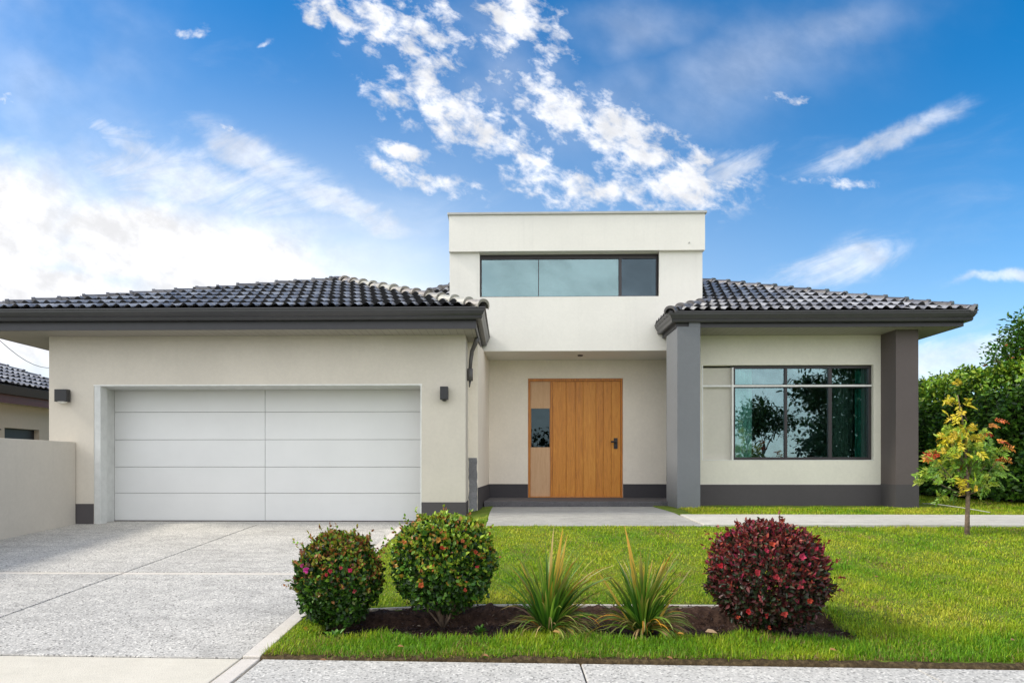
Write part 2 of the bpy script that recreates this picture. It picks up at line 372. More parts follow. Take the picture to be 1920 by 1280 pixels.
# ------------------------------------------------------------------ terrain
def lerp_tab(tab, y):
    return float(np.interp(y, [t[0] for t in tab], [t[1] for t in tab]))
LT = [(-5, -.30), (3.8, -.275), (5.0, -.165), (8.2, .13), (9.4, .17), (10.4, .215), (30, .215)]
def zdrive(x, y): return -.0478*max(9.76-max(y, 3.6), 0) if y < 9.76 else 0.0
def zlawn(x, y):
    t = min(max((x+1.6)/1.5, 0), 1); t = t*t*(3-2*t)
    return zdrive(x, y)*(1-t)+lerp_tab(LT, y)*t
def yfront(x): return 3.885-.024*x
BED = (-1.36, 2.38, 4.24, 4.93)
LTy = np.array([t[0] for t in LT]); LTz = np.array([t[1] for t in LT])
def zlawn_np(x, y):
    t = np.clip((x+1.6)/1.5, 0, 1); t = t*t*(3-2*t)
    zd = np.where(y < 9.76, -.0478*np.maximum(9.76-np.maximum(y, 3.6), 0), 0)
    return zd*(1-t)+np.interp(y, LTy, LTz)*t

def soil_like(name, c0, c1, c2, sc=20):
    m, b, bs = mat(name); p = pos(b)
    c = b.ramp(b.noise(p, sc, 8, .7), [(.3, c0), (.5, c1), (.7, c2)]); b.L.new(c, bs.inputs['Base Color']); bs.inputs['Roughness'].default_value = .95
    bs.inputs['Specular IOR Level'].default_value = .15
    bump(b, bs, b.noise(p, sc*3, 8, .75), .9, .02); return m
M['soil'] = soil_like('dark soil', (.030, .017, .012), (.07, .040, .028), (.15, .09, .062))
M['turf'] = soil_like('turf floor', (.07, .12, .014), (.13, .19, .022), (.20, .20, .05), 9)
M['earth'] = soil_like('distant ground', (.07, .10, .03), (.10, .14, .04), (.14, .15, .06), .6)
M['asphalt'] = concrete('asphalt', (.05, .05, .05), (.06, .06, .06), .4, 90)

bm = bmesh.new(); bmesh.ops.create_grid(bm, x_segments=2, y_segments=2, size=900); bmesh.ops.translate(bm, verts=bm.verts, vec=(0, 0, -.62))
tag(obj('ground', bm, 'earth'), kind='structure')
def grid_surface(name, m, x0, x1, y0f, y1, nx, ny, zf, skip=None):
    bm = bmesh.new(); vv = {}
    for i in range(nx+1):
        for j in range(ny+1):
            x = x0+(x1-x0)*i/nx; ya = y0f(x) if callable(y0f) else y0f; y = ya+(y1-ya)*j/ny
            vv[i, j] = bm.verts.new((x, y, zf(x, y)))
    for i in range(nx):
        for j in range(ny):
            q = (vv[i, j], vv[i+1, j], vv[i+1, j+1], vv[i, j+1]); c = sum((v.co for v in q), Vector())/4
            if skip and skip(c.x, c.y): continue
            bm.faces.new(q)
    return tag(obj(name, bm, m, smooth=True), kind='structure')
inbed = lambda x, y: BED[0] < x < BED[1] and BED[2] < y < BED[3]
def zturf(x, y):
    if BED[0] < x < BED[1] and BED[2]-.05 < y < BED[3]: return zlawn(x, y)-.16
    if -.28 < x < 2.44 and 8.24 < y < 10.96 or x > 2.44 and 8.24 < y < 9.30: return zlawn(x, y)-.07
    return zlawn(x, y)+.006*math.sin(x*9+y*4)*math.sin(y*7-x*2)
grid_surface('lawn', 'turf', -1.54, 20, lambda x: yfront(x)+.03, 22, 210, 180, zturf)
random.seed(3)
def zsoil(x, y):
    e = (y-BED[2])/(BED[3]-BED[2]); d = -.03-.07*min(1, max(0, e)/.75); d = d+.10*min(1, max(0, (e-.78)/.14))
    return zlawn(x, y)+d+.012*math.sin(x*31)*math.sin(y*27)+random.uniform(-.012, .012)
grid_surface('soil', 'soil', BED[0]-.02, BED[1]+.02, BED[2]-.04, BED[3]+.02, 120, 26, zsoil)

def zedge(x, y):
    f = (y-yfront(x))/.09; return zlawn(x, y)+.004-.02*max(0, 1-f*1.8)+random.uniform(-.004, .006) if f < .99 else zlawn(x, y)-.02
grid_surface('verge_soil', 'soil_brown', -1.54, 20, lambda x: yfront(x)+.001, 3.0, 1, 1, zedge) if False else None
bm = bmesh.new(); va = []
for i in range(900):
    x = -1.54+i*.024; va.append([bm.verts.new((x, yfront(x)+o+(random.uniform(-.012, .012) if k else 0), zlawn(x, yfront(x))+h_+random.uniform(-.004, .006))) for k, (o, h_) in enumerate(((.0012, -.03), (.006, -.002), (.03, .010), (.055, .012), (.08, -.004)))])
for p, q in zip(va, va[1:]):
    for k in range(4): bm.faces.new((p[k], q[k], q[k+1], p[k+1]))
M['soil_brown'] = soil_like('dry brown soil', (.03, .022, .012), (.085, .06, .03), (.19, .14, .07), 30)
tag(obj('verge_soil', bm, 'soil_brown', smooth=True), kind='structure')
# driveway slabs, apron, kerbs, footpath, garden path
def slab(bm, x0, x1, y0, y1, zf, t=.12, off=0.0):
    f = lambda v, x: v(x) if callable(v) else v
    prism(bm, [(x0, f(y0, x0)), (x1, f(y0, x1)), (x1, f(y1, x1)), (x0, f(y1, x0))], lambda x, y: zf(x, y)-t, lambda x, y: zf(x, y)+off)
bm = bmesh.new(); g = .009
XC, YJ = -3.86, 6.32
for (a, b) in ((-9.4, XC-g), (XC+g, -1.665)):
    slab(bm, a, b, lambda x: yfront(x)+.012, YJ-.055, zdrive); slab(bm, a, b, YJ+.055, 9.755, zdrive)
slab(bm, -6.6, -1.3, 9.757, 10.4, zdrive)
tag(obj('driveway', bm, 'drive', bevel=.006), kind='structure')
zsw = lambda x, y: -.281+.012*(y-3.9)
bm = bmesh.new(); slab(bm, -9.4, XC-g, YJ-.040, YJ+.030, zdrive, off=-.001); slab(bm, XC+g, -1.665, YJ-.040, YJ+.030, zdrive, off=-.001)
tag(obj('driveway_joint', bm, 'kerb', bevel=.004), kind='structure')
bm = bmesh.new()
slab(bm, -9.4, -1.665, 1.6, lambda x: yfront(x)-.004, zsw)
tag(obj('driveway_apron', bm, 'apron', bevel=.006), kind='structure')
bm = bmesh.new()
xs = [-1.53, wx(1091, 3.8), wx(1733, 3.75), 6.3, 10, 14]
for a, b in zip(xs, xs[1:]): slab(bm, a+.005, b-.005, 1.6, lambda x: yfront(x)-.001, zsw)
tag(obj('footpath', bm, 'walk', bevel=.007), kind='structure')
bm = bmesh.new()
slab(bm, -1.655, -1.545, 1.6, lambda x: yfront(x)-.001, zsw)
ys = [yfront(-1.6)+.01, 5.2, 6.32, 7.5, 8.7, 9.7]
for a, b in zip(ys, ys[1:]): slab(bm, -1.655, -1.545, a+.003, b-.003, zdrive, off=.012)
tag(obj('driveway_kerb', bm, 'kerb', bevel=.006), kind='structure')
bm = bmesh.new()
for a, b in ((-1.50, -.35), (-.34, .8), (.81, 2.0), (2.01, 2.42)):
    prism(bm, [(a, 4.935), (b, 4.935), (b, 4.955), (a, 4.955)], lambda x, y: zlawn(x, y)-.15, lambda x, y: zlawn(x, y)+.012)
tag(obj('garden_kerb', bm, 'kerb', bevel=.005), kind='structure')
zp = lambda x, y: zlawn(x, y)
bm = bmesh.new(); cuts = [2.47, 6.0, 9.5, 13, 16.5]
for a, b in zip(cuts, cuts[1:]): slab(bm, a+.004, b-.004, 8.2, 9.33, zp, off=.03)
tag(obj('garden_path', bm, 'path', bevel=.008), kind='structure')
bm = bmesh.new(); slab(bm, -.30, 2.462, 8.2, 9.6, zp, off=.016); slab(bm, -.30, 2.462, 9.61, 10.96, lambda x, y: zlawn(x, y)-.03*max(0, y-9.6)/1.36, off=.016)
M['slab'] = concrete('grey porch slab', (.30, .295, .27), (.39, .38, .345), .3, 110, stain=.35)
tag(obj('entry_slab', bm, 'slab', bevel=.008), kind='structure')
bm = bmesh.new(); bx(bm, -60, 60, -6.5, 1.35, -.6, -.42); tag(obj('road', bm, 'asphalt'), kind='structure')
bm = bmesh.new(); bx(bm, -60, 60, 1.36, 1.58, -.6, -.295); tag(obj('road_kerb', bm, 'kerb', bevel=.02), kind='structure')
bm = bmesh.new(); bx(bm, -60, 60, -40, -6.52, -.6, -.3); tag(obj('far_verge', bm, 'turf'), kind='structure')

# ------------------------------------------------------------------ the house
house = thing('house', 'single storey white and beige house with dark tiled roof and central flat-topped tower', 'house', (0, 11, .2))
GY, DY, EY, BY = 9.76, 10.26, 12.3, 11.3            # garage face, garage door, entry wall, tower face
gx0, gx1 = wx(92, GY), wx(873, GY)
hx0, hx1 = wx(176, GY), wx(790, GY); hz = wz(721, 480, GY)
SZ = 2.89                                            # garage soffit height
ztop = SZ+.01
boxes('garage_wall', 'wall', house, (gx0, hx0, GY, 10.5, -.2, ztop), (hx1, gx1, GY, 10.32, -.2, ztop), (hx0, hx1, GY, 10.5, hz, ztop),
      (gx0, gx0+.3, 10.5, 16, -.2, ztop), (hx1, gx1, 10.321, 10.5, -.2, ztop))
jx = wx(896, 10.33)                                  # jog of the porch side wall
bm = bmesh.new(); prism(bm, [(gx1+.001, 10.325), (jx, 10.325), (wx(917, EY), EY), (wx(917, EY), 12.6), (gx1-.3, 12.6), (gx1+.001-.3, 10.51), (gx1+.001, 10.51)], -.1, 2.915)
obj('porch_side_wall', bm, 'wall_entry', house)
boxes('entry_wall', 'wall_entry', house,
      (wx(917, EY)-.3, wx(990, EY), EY, EY+.25, 0, 2.915), (wx(1168, EY), 3.02, EY, EY+.25, 0, 2.915), (wx(990, EY), wx(1168, EY), EY, EY+.25, wz(709, 1080, EY), 2.915),)
boxes('porch_return_wall', 'pillar_blue', house, (3.0, 3.2, 10.8, EY-.001, .1, 2.91))
# plinths, a few millimetres proud
pz = wz(941, 830, GY)
each('plinth', 'plinth', house, (gx0-.008, hx0-.001, GY-.008, GY+.1, -.15, wz(944, 150, GY)), (hx1+.002, gx1+.008, GY-.008, 10.33, -.15, pz))
pe = wz(907, 1100, EY)
each('plinth', 'plinth_dark', house, (wx(917, EY)+.002, wx(990, EY)-.002, EY-.012, EY+.01, .2, pe), (wx(1168, EY)+.002, 2.998, EY-.012, EY+.01, .2, pe))
bm = bmesh.new(); prism(bm, [(jx+.0, 10.315), (jx+.012, 10.315), (wx(917, EY)+.012, EY-.012), (wx(917, EY), EY-.012)], 0, pe)
obj('plinth', bm, 'plinth_dark', house)
# bare cement patch on the jog
bm = bmesh.new(); random.seed(5); n = 16; z0, z1 = .0, wz(858, 890, 10.32)
L_ = [(gx1+.012+random.uniform(-.006, .012), z0+(z1-z0)*i/n) for i in range(n+1)]; Rr = [(jx-.006-random.uniform(0, .012), z0+(z1-z0)*i/n) for i in range(n+1)]
va = [bm.verts.new((x, 10.318, z)) for x, z in L_]; vb = [bm.verts.new((x, 10.318, z)) for x, z in Rr]
for i in range(n): bm.faces.new((va[i], vb[i], vb[i+1], va[i+1]))
ex = bmesh.ops.extrude_face_region(bm, geom=bm.faces[:]); bmesh.ops.translate(bm, verts=[v for v in ex['geom'] if isinstance(v, bmesh.types.BMVert)], vec=(0, .006, 0))
bmesh.ops.recalc_face_normals(bm, faces=bm.faces)
M['cement'] = concrete('bare cement', (.17, .17, .18), (.30, .30, .31), .2, 70, stain=.5)
obj('cement_patch', bm, 'cement', house)

# garage door
dX0, dX1 = hx0+.02, hx1+.12
dz = [wz(p, 480, DY) for p in (977, 924, 875, 824, 772, 727)]
M['seam'] = plain('seam backing board', (.22, .22, .22), .8)  # grey backing seen through the gaps between door panels
gd = boxes('garage_door', 'seam', house, (dX0-.1, dX1, DY+.03, DY+.06, -.05, hz+.1))
vj = wx(497, DY)
for i in range(5):
    z0, z1 = dz[i], dz[i+1] if i < 4 else hz+.05
    boxes('door_panel', 'door_white', gd, (wx(215, DY), vj-.003, DY, DY+.04, z0+.0028, z1-.0028), (vj+.003, dX1, DY, DY+.04, z0+.0028, z1-.0028), bevel=.003)
boxes('door_seal', 'seal', gd, (wx(215, DY), dX1, DY-.01, DY+.035, dz[0]-.03, dz[0]+.016))
boxes('door_jamb', 'jamb', house, (hx0+.001, wx(190, GY+.04)+.01, GY+.004, GY+.17, -.05, hz-.004), (hx0+.001, wx(215, DY)-.004, GY+.171, DY+.02, -.05, hz-.004), bevel=.004)
boxes('lintel_trim', 'jamb', house, (hx0+.001, hx1-.002, GY+.02, DY-.02, hz-.022, hz-.001))
boxes('drip_bead', 'white_trim', house, (hx0-.004, hx1+.012, GY-.004, GY+.02, hz-.012, hz+.004), (hx1-.012, hx1+.002, GY-.004, GY+.02, 0, hz-.013))

# white tower over the porch
tx0, tx1 = wx(843, BY), wx(1317, BY); tz0 = wz(657.5, 1080, BY)
BF = BY-.07; bz = wz(470, 1080, BF); tzt = wz(402, 1080, BF)
wx0, wx1 = wx(895, BY), wx(1236, BY); wzb = wz(556, 1080, BY)
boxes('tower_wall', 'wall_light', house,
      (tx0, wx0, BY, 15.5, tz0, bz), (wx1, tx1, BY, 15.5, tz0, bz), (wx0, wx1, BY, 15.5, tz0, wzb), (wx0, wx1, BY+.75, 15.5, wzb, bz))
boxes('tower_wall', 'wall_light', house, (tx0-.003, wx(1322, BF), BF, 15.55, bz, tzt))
boxes('parapet_cap', 'cap', house, (tx0-.03, wx(1325, BF), BF-.03, 15.6, tzt, tzt+.04), bevel=.004)
# small recessed fitting on the tower face and porch downlight
bm = bmesh.new(); tube(bm, [(wx(1292, BF), BF-.012, wz(455, 1292, BF)), (wx(1292, BF), BF+.01, wz(455, 1292, BF))], .013, 10); obj('vent_cap', bm, 'cap', house)
bm = bmesh.new(); lx, ly = wx(1088, BY+.45), BY+.45
tube(bm, [(lx, ly, tz0+.01), (lx, ly, tz0-.012), (lx, ly, tz0-.02)], [.05, .05, .035], 16); obj('downlight', bm, 'black', house)
# tower window
def window(name, parent, x0, x1, y, z0, z1, fw, mull, panes_m, fm='frame', depth=.06, label=None, sash=None):
    fr = boxes(name, fm, parent, (x0, x1, y, y+depth, z0, z0+fw), (x0, x1, y, y+depth, z1-fw, z1), (x0, x0+fw, y, y+depth, z0+fw, z1-fw), (x1-fw, x1, y, y+depth, z0+fw, z1-fw),
               *[(a-b/2, a+b/2, y+.004, y+depth-.004, z0+fw, z1-fw) for a, b in mull], bevel=.003, label=label)
    xs = [x0+fw]+[m_[0] for m_ in mull]+[x1-fw]
    for i in range(len(xs)-1):
        a = xs[i]+(mull[i-1][1]/2 if i else 0); b = xs[i+1]-(mull[i][1]/2 if i < len(mull) else 0)
        boxes('pane', panes_m if isinstance(panes_m, str) else panes_m[i], fr, (a-.006, b+.006, y+depth*.5, y+depth*.5+.006, z0+fw-.006, z1-fw+.006))
    return fr
uy = BY+.10
ux0, ux1, uz0, uz1 = wx(900, uy), wx(1236, uy)-.02, wzb+.004, wz(477, 1080, uy)
m2 = wx(1163, uy)
fr = window('window', house, ux0, ux1, uy, uz0, uz1, .03, [(wx(1010, uy), .012), (m2, .05)], ['glass_top', 'glass_top', 'glass_dark'], label='long narrow tower window with teal panes')
boxes('window_head', 'frame', fr, (ux0+.03, ux1-.03, uy+.008, uy+.05, uz1-.075, uz1-.028))
boxes('blind', 'blind', fr, (ux0+.02, m2, uy+.11, uy+.115, uz0, uz1))
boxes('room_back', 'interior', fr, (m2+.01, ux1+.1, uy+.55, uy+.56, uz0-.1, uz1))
boxes('window_reveal', 'wall_light', fr, (wx0+.001, ux0-.002, BY+.002, BY+.3, wzb+.001, bz-.001), (ux0-.001, wx1, BY+.06, BY+.3, uz1+.002, bz-.001), (ux1+.002, wx1, BY+.04, BY+.3, wzb+.001, uz1))

# entry door
fx0, fx1, fz0, fz1 = wx(990, EY)+.002, wx(1168, EY)-.002, wz(932, 1080, EY), wz(709, 1080, EY)
fd = boxes('door_frame', 'wood', house, (fx0, fx0+.045, EY+.03, EY+.14, fz0, fz1-.05), (fx1-.03, fx1, EY+.03, EY+.14, fz0, fz1-.05), (fx0, fx1, EY+.03, EY+.14, fz1-.05, fz1), (fx0, fx1, EY+.0, EY+.14, fz0-.02, fz0+.012), bevel=.003)
sx0, sx1 = fx0+.047, wx(1033, EY)-.01
wz0, wz1 = wz(838, 1010, EY), wz(765, 1010, EY)
side = each('side_panel', 'wood_pale', fd, (sx0, sx1, EY+.06, EY+.1, fz0+.013, wz0), (sx0, sx1, EY+.06, EY+.1, wz1, fz1-.052), bevel=.002, label='pale plywood side panel with a small window')
boxes('side_panel_edge', 'wood', fd, (sx0, sx0+.014, EY+.057, EY+.1, wz0+.001, wz1-.001), (sx1-.01, sx1, EY+.057, EY+.1, wz0+.001, wz1-.001), (sx1+.001, sx1+.045, EY+.04, EY+.12, fz0+.013, fz1-.052))
boxes('side_pane', 'glass_side', fd, (sx0+.014, sx1-.01, EY+.075, EY+.08, wz0, wz1))
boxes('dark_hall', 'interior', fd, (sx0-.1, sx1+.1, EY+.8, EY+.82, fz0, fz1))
cutsx = [sx1+.047]+[wx(p, EY) for p in (1062, 1080, 1094, 1118, 1132, 1147)]+[fx1-.033]
bm = bmesh.new(); pl = bm.verts.layers.float.new('plank'); random.seed(9)
for a, b in zip(cutsx, cutsx[1:]):
    k = len(bm.verts); bx(bm, a+.0015, b-.0015, EY+.05, EY+.1, fz0+.015, fz1-.053); bm.verts.ensure_lookup_table(); v_ = .3+.4*random.random()
    for v in bm.verts[k:]: v[pl] = v_
leaf_d = obj('door_leaf', bm, 'wood', fd, bevel=.004)
boxes('door_core', 'seal', fd, (cutsx[0]-.01, cutsx[-1], EY+.07, EY+.095, fz0+.02, fz1-.055))
bm = bmesh.new(); hx, hz_ = wx(1155, EY), wz(828, 1155, EY)
bx(bm, hx-.035, hx+.035, EY+.03, EY+.048, hz_-.13, hz_+.075); tube(bm, [(hx, EY+.03, hz_), (hx, EY-.02, hz_)], .014, 10)
tube(bm, [(hx+.01, EY-.02, hz_), (hx-.05, EY-.022, hz_+.004), (hx-.10, EY-.016, hz_)], [.022, .019, .017], 10); tube(bm, [(hx, EY+.03, hz_-.085), (hx, EY+.018, hz_-.085)], .019, 12)
obj('door_handle', bm, 'black', fd, bevel=.003)

# porch floor
bm = bmesh.new(); prism(bm, [(wx(907, 10.97), 10.97), (2.95, 10.97), (2.995, EY-.013), (wx(917, EY)+.014, EY-.013)], .1, .285); obj('porch_step', bm, 'porch', house, bevel=.01)

# right-hand room
RY = 11.08; PYL, PYR = 10.35, 10.65; SR = wz(628.5, 1480, RY)
rx1 = wx(1722, PYR)
ox0, ox1, oz0, oz1 = wx(1316, RY), wx(1638, RY), wz(862, 1480, RY), wz(684, 1480, RY)
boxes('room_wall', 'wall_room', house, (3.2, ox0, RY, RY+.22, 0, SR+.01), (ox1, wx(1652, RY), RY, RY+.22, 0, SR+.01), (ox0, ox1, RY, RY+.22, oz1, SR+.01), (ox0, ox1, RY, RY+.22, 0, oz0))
boxes('side_wall', 'wall_room', house, (rx1-.22, rx1-.01, RY+.3, 16, 0, SR+.01))
pm = wx(1376, RY)
M['panel'] = stucco('recessed panel render', (.60, .575, .50))
boxes('recessed_panel', 'panel', house, (ox0, pm-.004, RY+.09, RY+.2, oz0, oz1-.035))
boxes('panel_edge', 'white_trim', house, (ox0, ox0+.02, RY-.003, RY+.089, oz0+.002, oz1-.002), (pm-.028, pm-.004, RY+.004, RY+.089, oz0+.002, oz1-.04))
boxes('plinth', 'plinth', house, (3.1, wx(1653, RY), RY-.012, RY+.1, 0, wz(908, 1480, RY)))
wd = window('window', house, pm, ox1-.006, RY+.06, oz0+.004, oz1-.004, .045, [(wx(1474, RY+.06), .045), (wx(1557, RY+.06), .06)], 'glass', label='wide dark framed front room window')
tzr = wz(722.5, 1480, RY)
boxes('transom_bar', 'white_trim', wd, (ox0+.013, ox1-.008, RY+.03, RY+.045, tzr-.016, tzr+.014))
boxes('transom', 'frame', wd, (pm+.04, ox1-.05, RY+.07, RY+.1, tzr-.03, tzr+.028))
boxes('sill', 'white_trim', wd, (ox0, ox1, RY-.004, RY+.05, oz0-.006, oz0+.002))
def curtain(name, m, x0, x1, y, z0, z1, amp=.03, k=16):
    bm = bmesh.new(); n = int((x1-x0)*90)+4; a = []
    for i in range(n+1):
        x = x0+(x1-x0)*i/n; yy = y+amp*math.sin(i/n*k*(x1-x0)*5)
        a.append((bm.verts.new((x, yy, z0)), bm.verts.new((x, yy, z1))))
    for p, q in zip(a, a[1:]): bm.faces.new((p[0], q[0], q[1], p[1]))
    return obj(name, bm, m, wd, smooth=True)
curtain('curtain', 'curtain', pm+.0, wx(1409, RY+.17), RY+.17, oz0-.1, oz1+.1)
curtain('curtain', 'curtain_green', wx(1603, RY+.17), ox1-.03, RY+.17, oz0-.1, oz1+.1)
curtain('curtain', 'interior', wx(1560, RY+.3), wx(1600, RY+.3), RY+.34, oz0-.1, oz1+.1, .01)
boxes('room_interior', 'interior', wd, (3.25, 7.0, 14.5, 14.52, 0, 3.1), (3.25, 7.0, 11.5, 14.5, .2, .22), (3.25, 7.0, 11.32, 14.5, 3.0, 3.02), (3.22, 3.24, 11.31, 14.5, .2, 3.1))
# pillars
plx0, plx1 = wx(1270, PYL), wx(1313, PYL)
boxes('pillar', 'pillar_blue', house, (plx0, plx1, PYL, RY-.02, -.05, SR), (wx(1292, PYL), plx1, PYL-.003, PYL+.05, SR, SR+.12), label='blue grey rendered pillar beside the porch')
prx0 = wx(1680, PYR)
boxes('pillar', 'pillar_brown', house, (prx0, rx1, PYR, RY+.3, -.05, SR), (wx(1652, RY)-.001, prx0-.001, RY-.001, RY+.3, 0, SR), label='brown grey rendered pillar at the right corner')
# side face seen to the left of the right pillar is its depth; plinth band around it
boxes('plinth', 'plinth', house, (prx0-.006, rx1+.006, PYR-.006, RY+.29, -.05, wz(908, 1700, PYR)))

# eaves: fascia, gutter, soffit
def eaves(path, sz, gz):
    sweep('fascia', 'fascia', house, path, [(0, sz-.004), (0, gz-.01), (-.025, gz-.01), (-.025, sz-.004)])
    h = gz
    sweep('gutter', 'gutter', house, path, [(.004, h-.165), (.075, h-.165), (.085, h-.15), (.092, h-.125), (.084, h-.118), (.105, h-.09), (.122, h-.05), (.126, h-.02), (.138, h-.015), (.138, h), (.12, h), (.108, h-.05), (.08, h-.12), (.004, h-.12)])
FL = wx(893, 9.27); LX = -7.98
GZ = wz(577, 480, 9.15)
eaves([(LX, 15.5), (LX, 9.27), (FL, 9.27), (FL, BY-.004)], SZ, GZ)
boxes('soffit', 'soffit', house, (LX+.026, FL-.026, 9.296, 11.28, SZ, SZ+.015), (LX+.026, gx0, 11.281, 15.5, SZ, SZ+.015))
FRY = 10.39; FR0, FR1 = wx(1267, FRY), wx(1807, FRY); GZR = wz(582, 1550, FRY-.12)
eaves([(FR0, BY-.004), (FR0, FRY), (FR1, FRY), (FR1, 15.5)], SR, GZR)
boxes('soffit', 'soffit', house, (FR0+.026, FR1-.026, FRY+.026, 11.29, SR, SR+.015), (3.45, FR1-.026, 11.291, 15.5, SR, SR+.015))

# tiled roofs
def tiled(name, poly, eave_dir, up, origin, parent, m='tile', tw=.165, ex=.36):
    """poly: plan polygon (ccw) on the plane through origin spanned by eave_dir and up (3D)"""
    e = Vector(eave_dir).normalized(); u = Vector(up).normalized(); n = e.cross(u).normalized(); o = Vector(origin)
    if n.z < 0: n = -n
    P2 = [Vector((x, y)) for x, y in poly]
    cu = [((Vector((x, y, 0))-Vector((o.x, o.y, 0))).dot(Vector((e.x, e.y, 0)))) for x, y in poly]
    uh = Vector((u.x, u.y)).length; cv = [((Vector((x, y))-Vector((o.x, o.y))).dot(Vector((u.x, u.y)).normalized()))/uh for x, y in poly]
    bm = bmesh.new(); pl = bm.verts.layers.float.new('plank'); K = 9
    for r in range(int(math.floor(min(cv)/ex)), int(math.ceil(max(cv)/ex))+1):
        for c in range(int(math.floor(min(cu)/tw))-1, int(math.ceil(max(cu)/tw))+1):
            a0 = (c+(.5 if r % 2 else 0))*tw; b0 = r*ex
            ctr = o+e*(a0+tw/2)+u*(b0+ex/2)
            if not near_poly((ctr.x, ctr.y), P2, .35): continue
            lift = .046+random.uniform(-.008, .010); sk = random.uniform(-.012, .012); val = random.random()**2
            rows = [[], [], [], []]
            for k in range(K+1):
                s = k/K; h = .036*max(0, math.sin(math.pi*(s-.38)/.62))**.9 if s > .38 else -.012*math.sin(math.pi*s/.38)
                for q, (bb, dh) in enumerate(((b0-.012, -.03), (b0-.012, lift), (b0+ex*.5, lift*.55), (b0+ex+.01, .0))):
                    p = o+e*(a0+s*tw*1.03)+u*(bb+sk*(s-.5))+n*(h*(1.05-.12*q/3)+dh*(1 if q else 1)+(h*0))
                    v = bm.verts.new(p); v[pl] = val; rows[q].append(v)
            for q in range(3):
                for k in range(K): bm.faces.new((rows[q][k], rows[q][k+1], rows[q+1][k+1], rows[q+1][k])).material_index = 1 if q == 0 or (k in (0, 1, 2) and q < 3) else 0  # lips and pans take the painted shade colour
    m_ = len(P2)
    for i in range(m_):
        a, b = P2[i], P2[(i+1) % m_]; d = (b-a).normalized(); out = Vector((d.y, -d.x, 0))
        bmesh.ops.bisect_plane(bm, geom=bm.verts[:]+bm.edges[:]+bm.faces[:], plane_co=(a.x, a.y, 0), plane_no=out, clear_outer=True)
    # underlay just below the tiles
    zz = lambda x, y: o.z+((x-o.x)*u.x+(y-o.y)*u.y)/(uh*uh)*u.z
    vs_ = [bm.verts.new((x, y, zz(x, y)-.03)) for x, y in poly]; bm.faces.new(vs_)
    ob = obj(name, bm, m, parent, smooth=False); ob.data.materials.append(M['tile_shade'])
    ob.data.shade_smooth(); ob.data.set_sharp_from_angle(angle=R(50)) if hasattr(ob.data, 'set_sharp_from_angle') else None
    return ob
def near_poly(p, P2, tol):
    p = Vector(p); n = len(P2)
    for i in range(n):
        a, b = P2[i], P2[(i+1) % n]; d = (b-a).normalized(); out = Vector((d.y, -d.x))
        if (p-a).dot(out) > tol: return False
    return True
def caps(parent, p0, p1, m='ridge', r=.10, seg=.33, name='ridge_tiles'):
    p0, p1 = Vector(p0), Vector(p1); L = (p1-p0).length; d = (p1-p0).normalized(); sdv = d.cross(Vector((0, 0, 1))).normalized(); up = sdv.cross(d)
    bm = bmesh.new(); pl = bm.verts.layers.float.new('plank'); n = int(L/seg)+1; K = 10
    for i in range(n):
        val = random.random(); a = p0+d*(i*seg); b = p0+d*(i*seg+seg*1.12)
        j = random.uniform(-.006, .006); rings = []
        for (c, rr, lf) in ((a, r*.97, -.012), (a, r*1.16, .012), (a+d*.045, r*1.13, .012), (a+d*.05, r*1.02, .008), (b, r*.90, -.006)):
            rings.append([])
            for k in range(K+1):
                t = math.pi*(-.08+1.16*k/K); v = bm.verts.new(c+sdv*(math.cos(t)*rr)+up*(math.sin(t)*rr*.92-.02+lf+j)); v[pl] = val; rings[-1].append(v)
        for q in range(4):
            for k in range(K): bm.faces.new((rings[q][k], rings[q][k+1], rings[q+1][k+1], rings[q+1][k]))
    if True:
        v0 = bm.verts.new(p0-up*.0); 
    ob = obj(name, bm, m, parent, smooth=True); ob.data.set_sharp_from_angle(angle=R(45)); return ob
random.seed(21)
PT = .427
eL = (-8.12, 9.15); eR = (FL+.13, 9.15); zE = GZ-.015
tt = 2.80; peak = (eR[0]-tt, eR[1]+tt, zE+PT*tt)
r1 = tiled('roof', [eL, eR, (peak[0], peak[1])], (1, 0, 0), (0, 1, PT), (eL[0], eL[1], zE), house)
pl_ = (peak[2]-zE)/(peak[0]-eL[0])
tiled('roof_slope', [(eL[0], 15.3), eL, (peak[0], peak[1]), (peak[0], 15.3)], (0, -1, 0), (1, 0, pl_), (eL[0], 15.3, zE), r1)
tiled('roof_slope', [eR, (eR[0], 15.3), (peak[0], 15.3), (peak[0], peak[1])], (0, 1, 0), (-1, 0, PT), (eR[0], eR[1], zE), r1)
caps(r1, (*eL, zE+.02), (peak[0], peak[1], peak[2]+.02), 'ridge', .085)
caps(r1, (eR[0]-.02, eR[1]+.02, zE+.03), (peak[0], peak[1], peak[2]+.02), 'ridge_worn', .098)
caps(r1, (peak[0], peak[1], peak[2]), (peak[0], 15.3, peak[2]), 'ridge', .085)
eRL = (FR0-.13, FRY-.12); eRR = (FR1+.14, FRY-.12); zR = GZR-.015; bxr = tx1+.004
tA = bxr-eRL[0]; tB = eRR[0]-bxr
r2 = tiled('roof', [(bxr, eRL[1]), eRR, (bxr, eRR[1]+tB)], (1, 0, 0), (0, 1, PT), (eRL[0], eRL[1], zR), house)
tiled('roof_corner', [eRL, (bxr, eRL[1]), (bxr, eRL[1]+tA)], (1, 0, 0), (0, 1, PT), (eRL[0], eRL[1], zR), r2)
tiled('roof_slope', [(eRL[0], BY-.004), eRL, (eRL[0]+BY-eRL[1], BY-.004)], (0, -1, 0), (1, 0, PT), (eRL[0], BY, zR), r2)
tiled('roof_slope', [eRR, (eRR[0], 15.3), (bxr, 15.3), (bxr, eRR[1]+tB)], (0, 1, 0), (-1, 0, PT), (eRR[0], eRR[1], zR), r2)
